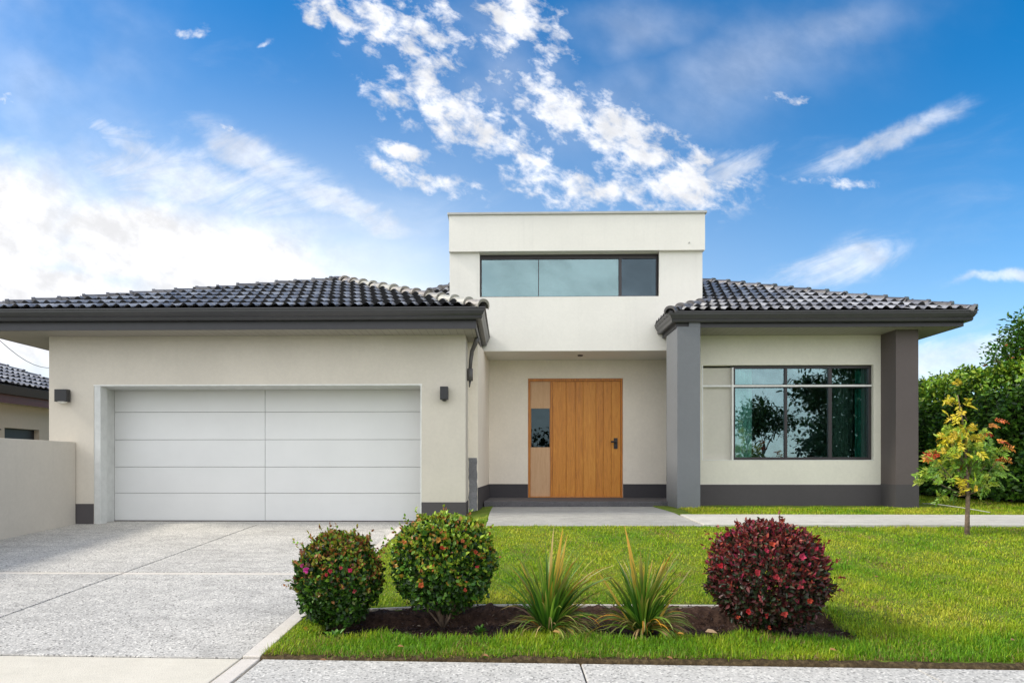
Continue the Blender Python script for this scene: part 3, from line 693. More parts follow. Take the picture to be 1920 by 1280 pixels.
caps(r2, (*eRL, zR+.02), (bxr, eRL[1]+tA, zR+PT*tA+.02), 'ridge', .09)
caps(r2, (eRR[0]-.02, eRR[1]+.02, zR+.02), (bxr, eRR[1]+tB, zR+PT*tB+.02), 'ridge', .095)
A_ = Vector((wx(800, 13), 13, wz(549, 800, 13))); dh = Vector((.35, .4, .21))
A0, B0 = A_-dh*1.6, A_+dh*3
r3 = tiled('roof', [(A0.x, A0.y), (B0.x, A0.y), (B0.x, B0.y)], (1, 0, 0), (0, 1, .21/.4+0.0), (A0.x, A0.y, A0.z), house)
caps(r3, A0, B0, 'ridge', .09)

# downpipe stub from the porch-side gutter
bm = bmesh.new(); X0 = gx1+.05
tube(bm, [(FL-.02, 9.95, SZ+.0), (FL-.06, 10.0, SZ-.1), (X0+.03, 10.05, SZ-.2), (X0+.01, 10.05, SZ-.35), (X0, 10.05, SZ-.50)], [.035, .035, .032, .03, .028], 10)
tube(bm, [(X0, 10.05, SZ-.47), (X0, 10.05, SZ-.66)], .045, 10); tube(bm, [(X0, 10.05, SZ-.66), (X0-.01, 10.05, SZ-.76)], [.02, .008], 8)
M['pipe'] = plain('weathered grey pipe', (.10, .092, .088), .5)
obj('downpipe', bm, 'pipe', house, smooth=True)

# ------------------------------------------------------------------ wall lamps
def lamp(px, y0, y1, x0, x1, label, out=.10):
    cx_ = wx(px, GY); z0, z1 = wz(y1, px, GY), wz(y0, px, GY); w2 = (wx(x1, GY-.1)-wx(x0, GY-.1))/2
    t = thing('wall_lamp', label, 'lamp', (cx_, GY, z0), 'black wall lamps beside the garage door')
    boxes('lamp_body', 'black', t, (cx_-w2, cx_+w2, GY-.13, GY-.035, z0, z1), bevel=.006)
    boxes('mount_plate', 'black', t, (cx_-w2*.7, cx_+w2*.7, GY-.02, GY-.0005, z0+.03, z1-.03), (cx_-.02, cx_+.02, GY-.034, GY-.021, z0+.05, z1-.05), bevel=.003)
    bm = bmesh.new(); tube(bm, [(cx_, GY-.08, z0+.002), (cx_, GY-.08, z0-.022)], [w2*.75, w2*.35], 14); obj('lamp_glass', bm, 'white_trim' if px < 500 else 'black', t)
lamp(124, 731, 754, 109, 132, 'black cube wall lamp at the left end of the garage front')
lamp(834, 726, 750, 826, 841, 'black slim wall lamp between the garage door and the porch')

# ------------------------------------------------------------------ boundary wall, neighbour
bwx = wx(142, GY-.02)
bw = boxes('boundary_wall', 'wall_fence', None, (bwx-.2, bwx, 2.2, GY-.02, -.6, wz(828, 142, GY-.02)), bevel=.008)
tag(bw, 'plain grey beige rendered wall along the left side of the driveway', 'wall')
M['red'] = plain('dark red paint', (.10, .028, .025), .45); M['brown'] = plain('dark brown paint', (.035, .02, .018), .5)
M['nwall'] = stucco('neighbour render', (.50, .42, .33))
nx = -10.55; ne = (nx, 16.8); nzE = 2.60
nh = thing('neighbour_house', 'neighbouring tan house with dark tiles and dark red fascia beyond the boundary wall', 'house', (-14, 13, -.3))
wxn = nx-.45
nwx0, nwx1 = 13.72, 14.75
boxes('wall', 'nwall', nh, (wxn-.25, wxn, 6, nwx0, -.4, 2.3), (wxn-.25, wxn, nwx1, 16.3, -.4, 2.3), (wxn-.25, wxn, nwx0, nwx1, -.4, 1.0), (wxn-.25, wxn, nwx0, nwx1, 1.72, 2.3), (-20, wxn-.25, 16.05, 16.3, -.4, 2.3))
boxes('wall_band', 'brown', nh, (wxn, wxn+.008, 6, nwx0-.1, 1.66, 1.685))
boxes('window', 'black', nh, (wxn-.2, wxn-.12, nwx0, nwx1, 1.0, 1.72)); 
sweep('fascia', 'red', nh, [(-20, 16.8-.1), (nx-.1, 16.8-.1), (nx-.1, 5.5)][::-1], [(0, 2.22), (0, 2.42), (-.03, 2.42), (-.03, 2.22)])
sweep('gutter', 'brown', nh, [(-20, 16.8-.1), (nx-.1, 16.8-.1), (nx-.1, 5.5)][::-1], [(0, 2.40), (.09, 2.40), (.12, 2.58), (0, 2.58)])
boxes('soffit', 'nwall', nh, (wxn, nx-.13, 5.5, 16.65, 2.23, 2.25))
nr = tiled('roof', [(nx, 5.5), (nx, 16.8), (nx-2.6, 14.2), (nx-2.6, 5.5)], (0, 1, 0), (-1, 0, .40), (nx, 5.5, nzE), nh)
caps(nr, (nx, 16.8, nzE+.02), (nx-2.6, 14.2, nzE+.40*2.6+.02), 'ridge', .09)
bm = bmesh.new(); pA = Vector((wx(-40, 13), 13, wz(600, -40, 13))); pB = Vector((wx(130, 20), 20, wz(684, 130, 20)))
tube(bm, [pA.lerp(pB, t/12)-Vector((0, 0, .45*math.sin(math.pi*t/12))) for t in range(13)], .008, 5)
tag(obj('overhead_cable', bm, 'black'), 'thin dark overhead cable sagging above the neighbouring roof', 'cable')

# ------------------------------------------------------------------ plants
def branches(bm, base, n, r0, length, spread, up=.9, seg=5, fork=2):
    tips = []
    for i in range(n):
        a = 2*math.pi*(i+random.random()*.6)/n; d = Vector((math.cos(a)*spread, math.sin(a)*spread, up)).normalized()
        p = Vector(base)+Vector((math.cos(a), math.sin(a), 0))*r0*1.4; pts = [p.copy()]; 
        for k in range(seg):
            d = (d+Vector((random.uniform(-.22, .22), random.uniform(-.22, .22), random.uniform(-.05, .15)))).normalized(); p = p+d*length/seg; pts.append(p.copy())
        tube(bm, pts, [r0*(1-.75*k/seg) for k in range(seg+1)], 6); tips.append((pts, d))
        for f in range(fork):
            q = pts[random.randint(1, seg-1)]; d2 = (d+Vector((random.uniform(-.8, .8), random.uniform(-.8, .8), .2))).normalized()
            pp = [q+d2*length*.5*k/4 for k in range(5)]; tube(bm, pp, [r0*.5*(1-.7*k/4) for k in range(5)], 5); tips.append((pp, d2))
    return tips
def bush(name, label, cat, cx_, cy_, zb, rx, rz, zc, nleaf, palette, tip_pal, L, W, seed, skirt=1.0, flat=2.4, lump=.07, thin=None):
    global RNG; RNG = np.random.default_rng(seed); random.seed(seed)
    t = thing(name, label, cat, (cx_, cy_, zb))
    bm = bmesh.new(); branches(bm, (cx_, cy_, zb-.03), 11, .009, rz*1.5, .55, .95); obj('branches', bm, 'bark', t, smooth=True)
    n = nleaf; d = norm(RNG.normal(size=(n, 3)))
    # super-ellipsoid radius, lumpy, most leaves close to the surface
    ad = np.abs(d); s = (ad[:, 0]**flat+ad[:, 1]**flat+ad[:, 2]**flat)**(-1/flat)
    lu = 1+lump*(np.sin(d[:, 0]*7+seed)*np.sin(d[:, 2]*6+seed*2)+.7*np.sin(d[:, 1]*9+d[:, 0]*5+seed*3))
    cl_ = np.sin(d[:, 0]*17+seed)*np.sin(d[:, 1]*15+seed*2)*np.sin(d[:, 2]*16+seed*.7)+.6*np.sin(d[:, 0]*31)*np.sin(d[:, 2]*27+seed)
    lu = lu*(1+.075*cl_); lay = 1-np.abs(RNG.normal(0, .13, n)); lay = np.where(RNG.random(n) < .12, lay*RNG.uniform(.5, .95, n), lay)
    lean_ = RNG.uniform(-.06, .06); P = d*(s*lu*lay*(1+lean_*d[:, 0]))[:, None]*np.array([rx, rx*.95, rz]); P[:, 2] += zc
    if thin is not None:
        keep = RNG.random(n) > thin(P, d); P, d, lay = P[keep], d[keep], lay[keep]; n = len(P)
    ax = norm(d*RNG.uniform(.3, 1.0, (n, 1))+RNG.normal(0, .55, (n, 3))+np.array([0, 0, .35]))
    nr_ = norm(d+RNG.normal(0, .45, (n, 3))+np.array([0, 0, .3]))
    c = pal(n, palette, .35); topf = np.clip((d[:, 2]+.35)*.9, 0, 1)*(lay > .86)
    # patches of new growth; sunlit brightness also put into the tip colours
    patch = .5+.5*np.sin(P[:, 0]*23+seed)*np.sin(P[:, 1]*19)*np.sin(P[:, 2]*21+1)
    tm = RNG.random(n) < topf*(.3+.65*patch); ct = pal(n, tip_pal, .3); c = np.where(tm[:, None], ct, c)
    P = P+np.array([cx_, cy_, zb]); ok = P[:, 2] > zb+.03
    sc = RNG.uniform(.6, 1.25, n)
    # sprigs standing out of the outline
    k = int(nleaf/130); dd = norm(RNG.normal(size=(k, 3))+np.array([0, 0, .35])); dd[:, 2] = np.where(dd[:, 2] < -.3, -dd[:, 2], dd[:, 2])
    a2 = np.abs(dd); s2 = (a2[:, 0]**flat+a2[:, 1]**flat+a2[:, 2]**flat)**(-1/flat)
    B = dd*s2[:, None]*np.array([rx, rx*.95, rz])*.97+np.array([cx_, cy_, zb+zc]); m_ = 9
    Ls = RNG.uniform(.02, .06, k)+.07*(RNG.random(k) > .82); tt_ = np.tile(np.linspace(.1, 1, m_), k); Bi = np.repeat(B, m_, 0); di = np.repeat(norm(dd+np.array([0, 0, .5])), m_, 0)
    PP = Bi+di*(np.repeat(Ls, m_)*tt_)[:, None]; aa = norm(di*.8+RNG.normal(0, .6, (k*m_, 3)))
    leaves('leaves', np.r_[P[ok], PP], np.r_[ax[ok], aa], np.r_[nr_[ok], norm(RNG.normal(size=(k*m_, 3))+di)], np.r_[(L*sc)[ok], np.full(k*m_, L*.8)], np.r_[(W*sc)[ok], np.full(k*m_, W*.8)], np.r_[c[ok], pal(k*m_, tip_pal, .3)], 'leaf', t)
    return t
G1, G2, G3 = (.022, .065, .008), (.045, .13, .012), (.11, .23, .02)
green = [(4, (.012, .036, .006)), (5, G1), (5, G2), (3, G3), (.5, (.09, .11, .02))]
tips1 = [(4, (.30, .26, .03)), (3, (.34, .13, .03)), (4, (.16, .30, .02)), (2, (.15, .045, .02)), (1, (.32, .14, .04))]
tips2 = [(5, (.28, .38, .025)), (3, (.16, .30, .02)), (1, (.38, .13, .03)), (1.4, (.40, .24, .03))]
BYs = 4.62
b1 = bush('flowering_shrub', 'small round green shrub with bronze tips and a pink flower next to the driveway', 'shrub', wx(634, BYs), BYs, zlawn(-1.2, BYs)-.02, .285, .31, .35, 13500, green, tips1, .034, .023, 31,
          thin=lambda P, d: np.where((P[:, 0] < -.02) & (P[:, 2] < .30) & (P[:, 2] > .12), .25, 0))
b2 = bush('clipped_shrub', 'large round green shrub with yellow green top and orange leaves, second from the driveway', 'shrub', wx(832, BYs), BYs, zlawn(-.4, BYs)-.02, .34, .33, .425, 15500, green, tips2, .035, .024, 32,
          thin=lambda P, d: np.where((P[:, 2] < .22), .6, 0))
red_p = [(4, (.040, .018, .012)), (4, (.022, .042, .014)), (4, (.10, .018, .018)), (2, (.06, .055, .025))]
red_t = [(4, (.22, .030, .028)), (3, (.12, .020, .018)), (2, (.32, .06, .03)), (1, (.16, .10, .05)), (1.2, (.36, .03, .08))]
b3 = bush('red_shrub', 'round dark red shrub at the right end of the garden bed', 'shrub', wx(1436, 4.52), 4.52, zlawn(1.8, 4.52)-.03, .375, .355, .385, 14500, red_p, red_t, .037, .020, 33, lump=.05, flat=2.2)
def flowers(parent, spots, cols, seed=1):
    rg = np.random.default_rng(seed)
    for (c, r, col) in spots:
        n = 9; a = rg.random(n)*2*math.pi; dd = np.c_[np.cos(a)*.8, -np.abs(rg.normal(.6, .3, n)), np.sin(a)*.8+.15]
        leaves('flower', np.tile(np.array(c), (n, 1)), dd, np.tile(np.array([0, -1, .3]), (n, 1))+rg.normal(0, .2, (n, 3)), r, r*.8, np.array(col)[None]*rg.uniform(.75, 1.2, (n, 1)), 'petal', parent)
def at(px, py, Y): return (wx(px, Y), Y, wz(py, px, Y))
flowers(b1, [(at(575, 1068, 4.29), .026, (.55, .05, .30)), (at(567, 1060, 4.32), .018, (.45, .06, .20)), (at(620, 1070, 4.25), .02, (.42, .035, .06)), (at(640, 1064, 4.25), .017, (.42, .05, .07)), (at(657, 1068, 4.26), .02, (.48, .03, .10)), (at(612, 1077, 4.25), .016, (.40, .04, .05)), (at(665, 1108, 4.29), .018, (.32, .05, .06))], None, 3)
flowers(b2, [(at(790, 1097, 4.26), .026, (.42, .10, .03)), (at(830, 1027, 4.24), .022, (.42, .06, .03)), (at(868, 1013, 4.25), .018, (.40, .13, .05)), (at(892, 1034, 4.26), .02, (.38, .07, .03)), (at(758, 1015, 4.32), .022, (.45, .16, .04)), (at(873, 1105, 4.28), .018, (.36, .06, .03)), (at(822, 1012, 4.26), .026, (.42, .22, .04)), (at(895, 1062, 4.27), .015, (.34, .03, .04))], None, 4)
flowers(b3, [(at(1448, 1020, 4.11), .024, (.50, .08, .04)), (at(1504, 1043, 4.12), .03, (.50, .05, .11)), (at(1436, 1032, 4.09), .022, (.50, .04, .09)), (at(1352, 1060, 4.18), .026, (.42, .02, .03)), (at(1420, 1073, 4.08), .026, (.36, .03, .04)), (at(1456, 1081, 4.08), .026, (.42, .05, .06)), (at(1480, 1060, 4.09), .02, (.36, .03, .05)), (at(1517, 1125, 4.12), .026, (.42, .06, .03)),
             (at(1402, 1146, 4.09), .024, (.46, .03, .03)), (at(1438, 1153, 4.08), .022, (.30, .03, .03)), (at(1470, 1150, 4.09), .026, (.38, .05, .04)), (at(1384, 1156, 4.11), .016, (.42, .07, .03)), (at(1443, 1176, 4.09), .018, (.40, .06, .03)), (at(1500, 1100, 4.09), .024, (.34, .05, .06)), (at(1363, 1002, 4.25), .02, (.45, .03, .07)), (at(1530, 1028, 4.25), .02, (.40, .03, .06))], None, 5)

def blades(name, parent, bases, az, lean, Ls, W, cols_base, cols_tip, m='leaf', seg=7, droop=1.0, twist=None):
    """long arching strap leaves; lean = start angle from vertical"""
    n = len(bases); V = np.empty((n, seg+1, 3, 3)); colr = np.empty((n, seg+1, 3, 3))
    p = bases.copy(); th = lean.copy(); h = np.c_[np.cos(az), np.sin(az), np.zeros(n)]; side = np.c_[-np.sin(az), np.cos(az), np.zeros(n)]
    tw = RNG.uniform(-.9, .9, n) if twist is None else twist
    for k in range(seg+1):
        t = k/seg; ww = W*(1-t**2.2)*(.55+.9*min(t*2.5, 1)/1.4)+.0006
        dirv = h*np.sin(th)[:, None]+np.array([0, 0, 1])*np.cos(th)[:, None]; nrm_ = np.cross(side, dirv)
        s2 = side*np.cos(tw)[:, None]+nrm_*np.sin(tw)[:, None]; n2 = np.cross(s2, dirv)
        V[:, k, 0] = p-s2*ww[:, None]/2; V[:, k, 1] = p+n2*(ww*.22)[:, None]; V[:, k, 2] = p+s2*ww[:, None]/2
        tf = max(0, (t-.45)/.55)**1.3; colr[:, k] = (cols_base*(1-tf)+cols_tip*tf)[:, None]
        p = p+dirv*(Ls/seg)[:, None]; th = th+droop*(Ls/.6)*(.25+t)*.28*(.4+lean)
        under = p[:, 2] < (zlawn_np(p[:, 0], p[:, 1])-.02); p[:, 2] = np.where(under, zlawn_np(p[:, 0], p[:, 1])-.01, p[:, 2])
    base = (np.arange(n)*(seg+1)*3)[:, None, None, None]; kk = (np.arange(seg)*3)[None, :, None, None]
    q = np.array([[0, 1, 4, 3], [1, 2, 5, 4]])[None, None]
    idx = (base+kk+q).reshape(-1)
    return np_mesh(name, V.reshape(-1, 3), idx, np.full(n*seg*2, 4), m, parent, colr.reshape(-1, 3), smooth=True)
def strap(label, px, Y, seed, n=185, hgt=.5, dry=.18, dead_dir=None, tall=()):
    global RNG; RNG = np.random.default_rng(seed)
    X = wx(px, Y); z = zlawn(X, Y)-.04
    t = thing('strap_leaf_plant', label, 'plant', (X, Y, z), 'strap leaved plants in the garden bed')
    az = RNG.uniform(0, 2*math.pi, n); az = np.where(RNG.random(n) < .3, RNG.normal(az[0], .5, n), az); r = RNG.uniform(0, .055, n)
    bs_ = np.c_[X+np.cos(az)*r, Y+np.sin(az)*r, np.full(n, z)]
    lean = np.abs(RNG.normal(.24, .24, n))+r*2; Ls = hgt*RNG.uniform(.45, 1.2, n)
    cb = pal(n, [(4, (.035, .12, .012)), (4, (.08, .21, .016)), (2, (.18, .32, .03))], .25)
    ct = pal(n, [(5, (.16, .28, .025)), (3, (.34, .34, .05)), (3, (.52, .36, .10)), (1.8, (.60, .26, .03))], .25)
    blades('leaves', t, bs_, az, lean, Ls, RNG.uniform(.013, .024, n), cb, ct, droop=.8)
    k = int(n*.9); az = RNG.uniform(0, 2*math.pi, k) if dead_dir is None else np.where(RNG.random(k) < .5, RNG.uniform(0, 2*math.pi, k), RNG.normal(dead_dir, .6, k))
    bs_ = np.c_[X+np.cos(az)*.05, Y+np.sin(az)*.05, np.full(k, z+.02)]
    cd = pal(k, [(4, (.14, .24, .03)), (3, (.30, .32, .07)), (3, (.42, .29, .13)), (1.5, (.16, .09, .05)), (.8, (.58, .28, .03))], .3)
    blades('drooping_leaves', t, bs_, az, RNG.uniform(.7, 1.25, k), RNG.uniform(.2, .42, k), RNG.uniform(.007, .013, k), cd, cd*1.1, droop=1.9)
    for (dx_, ln, hh, wd_, c) in tall:
        q = 1; blades('dry_leaf', t, np.array([[X+dx_*.2, Y-.02, z]]), np.array([0.0 if ln > 0 else math.pi]), np.array([abs(ln)]), np.array([hh]), np.array([wd_]), np.array([[.55, .38, .05]]), np.array([c]), droop=.15, twist=np.array([1.3]))
    return t
strap('strap leaved clump with two upright straw tips, beside the large green shrub', 1028, 4.50, 41, hgt=.58, tall=((.02, .015, .75, .026, (.85, .62, .30)), (.12, .07, .74, .040, (.90, .50, .06)), (.16, .11, .70, .030, (.85, .55, .10)), (-.12, -.30, .54, .018, (.58, .30, .08))), dead_dir=-.6)
strap('strap leaved clump with one tall orange blade, beside the dark red shrub', 1205, 4.50, 42, hgt=.54, tall=((-.05, -.12, .76, .042, (.90, .46, .07)), (-.3, -.50, .54, .018, (.56, .36, .06)), (.3, .50, .54, .020, (.58, .54, .30))), dead_dir=-.7)

def weed(label, px, Y, s, seed, cols, py=None):
    global RNG; RNG = np.random.default_rng(seed); X = wx(px, Y); z = zlawn(X, Y)-.03; n = 34
    az = RNG.uniform(0, 2*math.pi, n); el = RNG.uniform(.15, 1.2, n); d = np.c_[np.cos(az)*np.cos(el), np.sin(az)*np.cos(el), np.sin(el)]
    P = np.array([X, Y, z])+d*RNG.uniform(0, .6, (n, 1))*s
    o = leaves('weed', P, d, np.c_[-d[:, 0], -d[:, 1], np.full(n, 1.2)], s*RNG.uniform(.6, 1, n), s*.38, pal(n, cols, .25), 'leaf')
    tag(o, label, 'plant', 'small weeds in the garden bed')
wg = [(3, (.08, .22, .02)), (2, (.13, .28, .03)), (1, (.05, .14, .02))]
weed('leafy bright green weed at the foot of the shrub next to the driveway', 628, 4.33, .085, 51, wg)
weed('small green weed on bare soil between the two green shrubs', 706, 4.32, .055, 52, wg)
weed('small green weed just right of the large green shrub', 900, 4.42, .055, 53, wg)
weed('pale yellow green weed at the grass edge below the large green shrub', 765, 4.27, .04, 54, [(1, (.30, .32, .10)), (1, (.20, .26, .06))])
weed('yellow orange weed between the kerb and the left green shrub', 577, 4.42, .06, 55, [(1, (.42, .28, .02)), (1, (.14, .24, .02)), (.6, (.40, .12, .03))])

def deadleaf(label, px, py, Y, s, col, seed):
    rg = np.random.default_rng(seed); X = wx(px, Y); z = zlawn(X, Y)+.05
    o = leaves('fallen_leaf', np.array([[X, Y, z]]), np.array([[1, rg.uniform(-.3, .3), .1]]), np.array([[0, -.5, 1.0]]), s, s*.5, np.array([col]), 'leaf', curl=.5)
    tag(o, label, 'leaf', 'dry leaves fallen on the grass')
deadleaf('pale tan dead leaf on the grass left of the red shrub', 1322, 1202, 4.25, .085, (.50, .34, .20), 1)
deadleaf('orange dead leaf on the grass below the right strap leaved clump', 1270, 1200, 4.22, .045, (.50, .25, .04), 2)
deadleaf('curled tan leaf at the foot of the left strap leaved clump', 1036, 1196, 4.24, .05, (.42, .26, .08), 3)

for i, (px, py) in enumerate(((600, 1248), (745, 1222), (905, 1241), (1250, 1245), (1528, 1246), (1690, 1165), (1640, 1088), (1895, 1212), (1555, 1230), (1760, 1060))):
    Yp = 3.95
    for _ in range(6): Yp = (HC-lerp_tab(LT, Yp))*ray(px, py)[1]/-ray(px, py)[2]
    rg = np.random.default_rng(i); X = wx(px, Yp)
    o = leaves('leaf_scrap', np.array([[X, Yp, zlawn(X, Yp)+.045]]), np.array([[1, rg.uniform(-1, 1), .1]]), np.array([[.2, -.5, 1.0]]), .04, .022, np.array([rg.uniform(.8, 1.2)*np.array((.30, .15, .06))]), 'leaf', curl=.5)
    tag(o, 'tiny brown dry leaf scrap lying in the lawn grass', 'leaf', 'leaf scraps in the lawn')
# grass and mulch
RNG = np.random.default_rng(77)
def vnoise(x, y, s, seed=0):
    return .5+.25*(np.sin(x*s+seed)*np.cos(y*s*1.3+seed*2)+np.sin(x*s*2.1+y*s*.7+seed*3)*.6+np.sin(y*s*2.9-x*s*1.7+seed)*.4)
def grass_points(n, x0, x1, y0, y1):
    x = RNG.uniform(x0, x1, n); y = RNG.uniform(y0, y1, n); j = RNG.normal(0, .025, n)
    ok = (y > 3.885-.024*x+.004+.028*np.clip(np.sin(x*3.7)+np.sin(x*9.1+1)+.4*np.sin(x*23), 0, 1)+np.abs(RNG.normal(0, .014, n)))
    wob = .05*np.sin(x*5)+.03*np.sin(x*13)
    ok &= ~((x > BED[0]+.02+j) & (x < BED[1]-.05+j) & (y > BED[2]+.05+wob+j) & (y < BED[3]+.06))
    ok &= ~((x > -.31) & (x < 2.47+j*.3) & (y > 8.19) & (y < 11)); ok &= ~((x > 2.4) & (y > 8.19) & (y < 9.34)); ok &= ~((x < 2.72) & (y > 9.4)); ok &= ~((y > 10.34) & (x < 7.3)); ok &= (x > -1.54)
    ok &= ~((x < -.3) & (y > 9.3) & (RNG.random(n) < .85)); ok &= y > 3.9
    return x[ok], y[ok]
def grass(batches):
    Vs, Fs, Cs = [], [], []; off = 0
    for (n, x0, x1, y0, y1, L, W) in batches:
        x, y = grass_points(n, x0, x1, y0, y1); n = len(x); z = zlawn_np(x, y)-.004
        az = RNG.uniform(0, 2*math.pi, n); ln = np.abs(RNG.normal(.6, .35, n)); tuft = vnoise(x, y, 7, 2)
        Lh = L*RNG.uniform(.45, 1.25, n)*(.65+.7*tuft); w_ = W*RNG.uniform(.7, 1.3, n)
        h = np.c_[np.cos(az), np.sin(az), np.zeros(n)]; s = np.c_[-np.sin(az), np.cos(az), np.zeros(n)]
        p0 = np.c_[x, y, z]; p1 = p0+h*(Lh*.5*np.sin(ln*.7))[:, None]; p1[:, 2] += Lh*.5*np.cos(ln*.7)
        p2 = p1+h*(Lh*.5*np.sin(ln*1.8))[:, None]; p2[:, 2] += Lh*.5*np.cos(ln*1.8)
        v = np.empty((n, 5, 3)); v[:, 0] = p0-s*w_[:, None]/2; v[:, 1] = p0+s*w_[:, None]/2; v[:, 2] = p1+s*w_[:, None]*.4; v[:, 3] = p1-s*w_[:, None]*.4; v[:, 4] = p2
        idx = (np.arange(n)*5)[:, None]+np.array([0, 1, 2, 3, 3, 2, 4]); Vs.append(v.reshape(-1, 3)); Fs.append((idx+off).ravel()); off += n*5
        pa = vnoise(x, y, 1.9, 5)*.6+vnoise(x, y, 5.3, 1)*.4+RNG.normal(0, .16, n)-.30*np.clip((4.55-y)/.35, 0, 1)+.05
        ca, cb, cc = np.array((.14, .32, .012)), np.array((.37, .48, .02)), np.array((.52, .51, .05))
        t = np.clip((pa-.2)/.35, 0, 1)[:, None]; t2 = np.clip((pa-.62)/.25, 0, 1)[:, None]; wear = np.clip((vnoise(x, y, 2.7, 13)-.70)/.12, 0, 1)*np.clip(vnoise(x, y, 17, 3)*2-.6, 0, 1); c = (ca*(1-t)+cb*t)*(1-t2)+cc*t2
        dry = RNG.random(n) < (.03+.55*wear+.10*(vnoise(x, y, 3.1, 9) > .72)+.25*(y < 3.95-.024*x+.03)); c[dry] = np.array((.38, .27, .10))*RNG.uniform(.6, 1.1, (dry.sum(), 1))
        c *= RNG.uniform(.55, 1.35, (n, 1)); Cs.append(np.repeat(c, 5, 0))
    V_ = np.concatenate(Vs); F_ = np.concatenate(Fs); nbl = len(V_)//5
    o = np_mesh('grass', V_, F_, np.tile([4, 3], nbl), 'grass', None, np.concatenate(Cs)); tag(o, 'short bright green grass blades covering the lawn', 'grass', kind='stuff')
grass([(80000, -1.6, 4.6, 3.85, 4.5, .050, .0044), (120000, -1.6, 6, 4.5, 6.2, .034, .0055), (90000, -1.6, 8, 6.2, 8.3, .034, .0075), (26000, 4.6, 8.8, 3.7, 6.2, .040, .008), (14000, 8, 10.5, 5, 8.3, .04, .010), (34000, 2.4, 9.5, 9.3, 10.6, .05, .008), (26000, 7.0, 11, 10.3, 15, .05, .009), (5000, -1.0, -.2, 8, 10.4, .03, .006)])
n = 3800; x = RNG.uniform(BED[0]-.03, BED[1]+.03, n); y = RNG.uniform(BED[2]-.02, BED[3], n)
P = np.c_[x, y, zlawn_np(x, y)-.03-.07*np.clip((y-BED[2])/(BED[3]-BED[2])/.75, 0, 1)+.10*np.clip(((y-BED[2])/(BED[3]-BED[2])-.78)/.14, 0, 1)+np.abs(RNG.normal(0, .012, n))]; d = norm(RNG.normal(size=(n, 3))*np.array([1, 1, .45]))
o = leaves('mulch', P, d, RNG.normal(size=(n, 3))*.5+np.array([0, 0, 1]), RNG.uniform(.012, .04, n), RNG.uniform(.004, .014, n), pal(n, [(5, (.05, .026, .018)), (3, (.09, .05, .035)), (1, (.22, .15, .10)), (.35, (.42, .33, .24))], .35), 'leaf', curl=.4)
tag(o, 'dark brown bark mulch and dry litter covering the garden bed', 'mulch', kind='stuff')

# hedge on the right boundary
def leaf_volume(name, n, lo, hi, palette, L, W, parent, shell=.14, top_pal=None, seed=1, bump_=.12, extra=None):
    rg = np.random.default_rng(seed); lo, hi = np.array(lo), np.array(hi); P = rg.uniform(lo, hi, (n, 3))
    face = rg.choice(3, n, p=[.52, .2, .28]); dpt = np.abs(rg.normal(0, shell, n)); D = np.zeros((n, 3))
    lump = bump_*(np.sin(P[:, 1]*3.1)*np.sin(P[:, 2]*3.7+1)+.6*np.sin(P[:, 1]*7.3+P[:, 2]*5))
    P[face == 0, 0] = (lo[0]+dpt+lump)[face == 0]; D[face == 0, 0] = -1
    P[face == 1, 1] = (lo[1]+dpt)[face == 1]; D[face == 1, 1] = -1
    tl = .09*(np.sin(P[:, 1]*5)+np.sin(P[:, 0]*4+P[:, 1]*2.3))
    P[face == 2, 2] = (hi[2]-dpt+tl)[face == 2]; D[face == 2, 2] = 1
    ax = norm(D*.6+rg.normal(0, .6, (n, 3))+np.array([0, 0, .2])); nr_ = norm(D+rg.normal(0, .5, (n, 3))+np.array([0, 0, .4]))
    c = pal(n, palette, .35)
    if top_pal is not None:
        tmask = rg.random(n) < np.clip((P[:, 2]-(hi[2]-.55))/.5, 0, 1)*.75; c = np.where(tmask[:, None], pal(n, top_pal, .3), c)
    s = rg.uniform(.6, 1.3, n)
    if extra: return leaves(name, np.r_[P, extra[0]], np.r_[ax, extra[1]], np.r_[nr_, extra[2]], np.r_[L*s, extra[3]], np.r_[W*s, extra[4]], np.r_[c, extra[5]], 'leaf', parent)
    return leaves(name, P, ax, nr_, L*s, W*s, c, 'leaf', parent)
hx_ = 8.85
hedge = thing('hedge', 'tall dense dark green hedge behind the young yellow tree', 'hedge', (hx_+.5, 12.5, .2))
RNG = np.random.default_rng(61)
n = 70; yy = RNG.uniform(9, 16.5, n); xx = hx_+RNG.uniform(.05, 1.0, n); m_ = 10
B = np.repeat(np.c_[xx, yy, np.full(n, 2.62)], m_, 0); hgt = np.repeat(RNG.uniform(.06, .30, n), m_); t_ = np.tile(np.linspace(.1, 1, m_), n)
B[:, 2] += hgt*t_; B[:, 0] += np.repeat(RNG.normal(0, .05, n), m_)*t_
shoots = (B, RNG.normal(0, .7, (n*m_, 3))+np.array([0, 0, .5]), RNG.normal(size=(n*m_, 3)), np.full(n*m_, .07), np.full(n*m_, .032), pal(n*m_, [(3, (.09, .19, .02)), (1, (.18, .22, .04)), (.5, (.25, .12, .04))], .3))
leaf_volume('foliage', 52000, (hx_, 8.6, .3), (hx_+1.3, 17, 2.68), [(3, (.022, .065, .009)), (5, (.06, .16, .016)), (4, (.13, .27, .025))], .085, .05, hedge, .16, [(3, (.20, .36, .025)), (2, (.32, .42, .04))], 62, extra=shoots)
bm = bmesh.new()
for k in range(22):
    y = 8.9+k*.37; x = hx_+.35+random.uniform(-.12, .12); tube(bm, [(x, y, .1), (x+random.uniform(-.08, .08), y+random.uniform(-.1, .1), 1.2), (x+random.uniform(-.2, .2), y, 2.3)], [.03, .02, .01], 6)
obj('stems', bm, 'bark', hedge)
boxes('inner_growth', plain('dense inner twigs', (.012, .016, .008), .95), hedge, (hx_+.45, hx_+1.0, 8.9, 16.8, .15, 2.3))

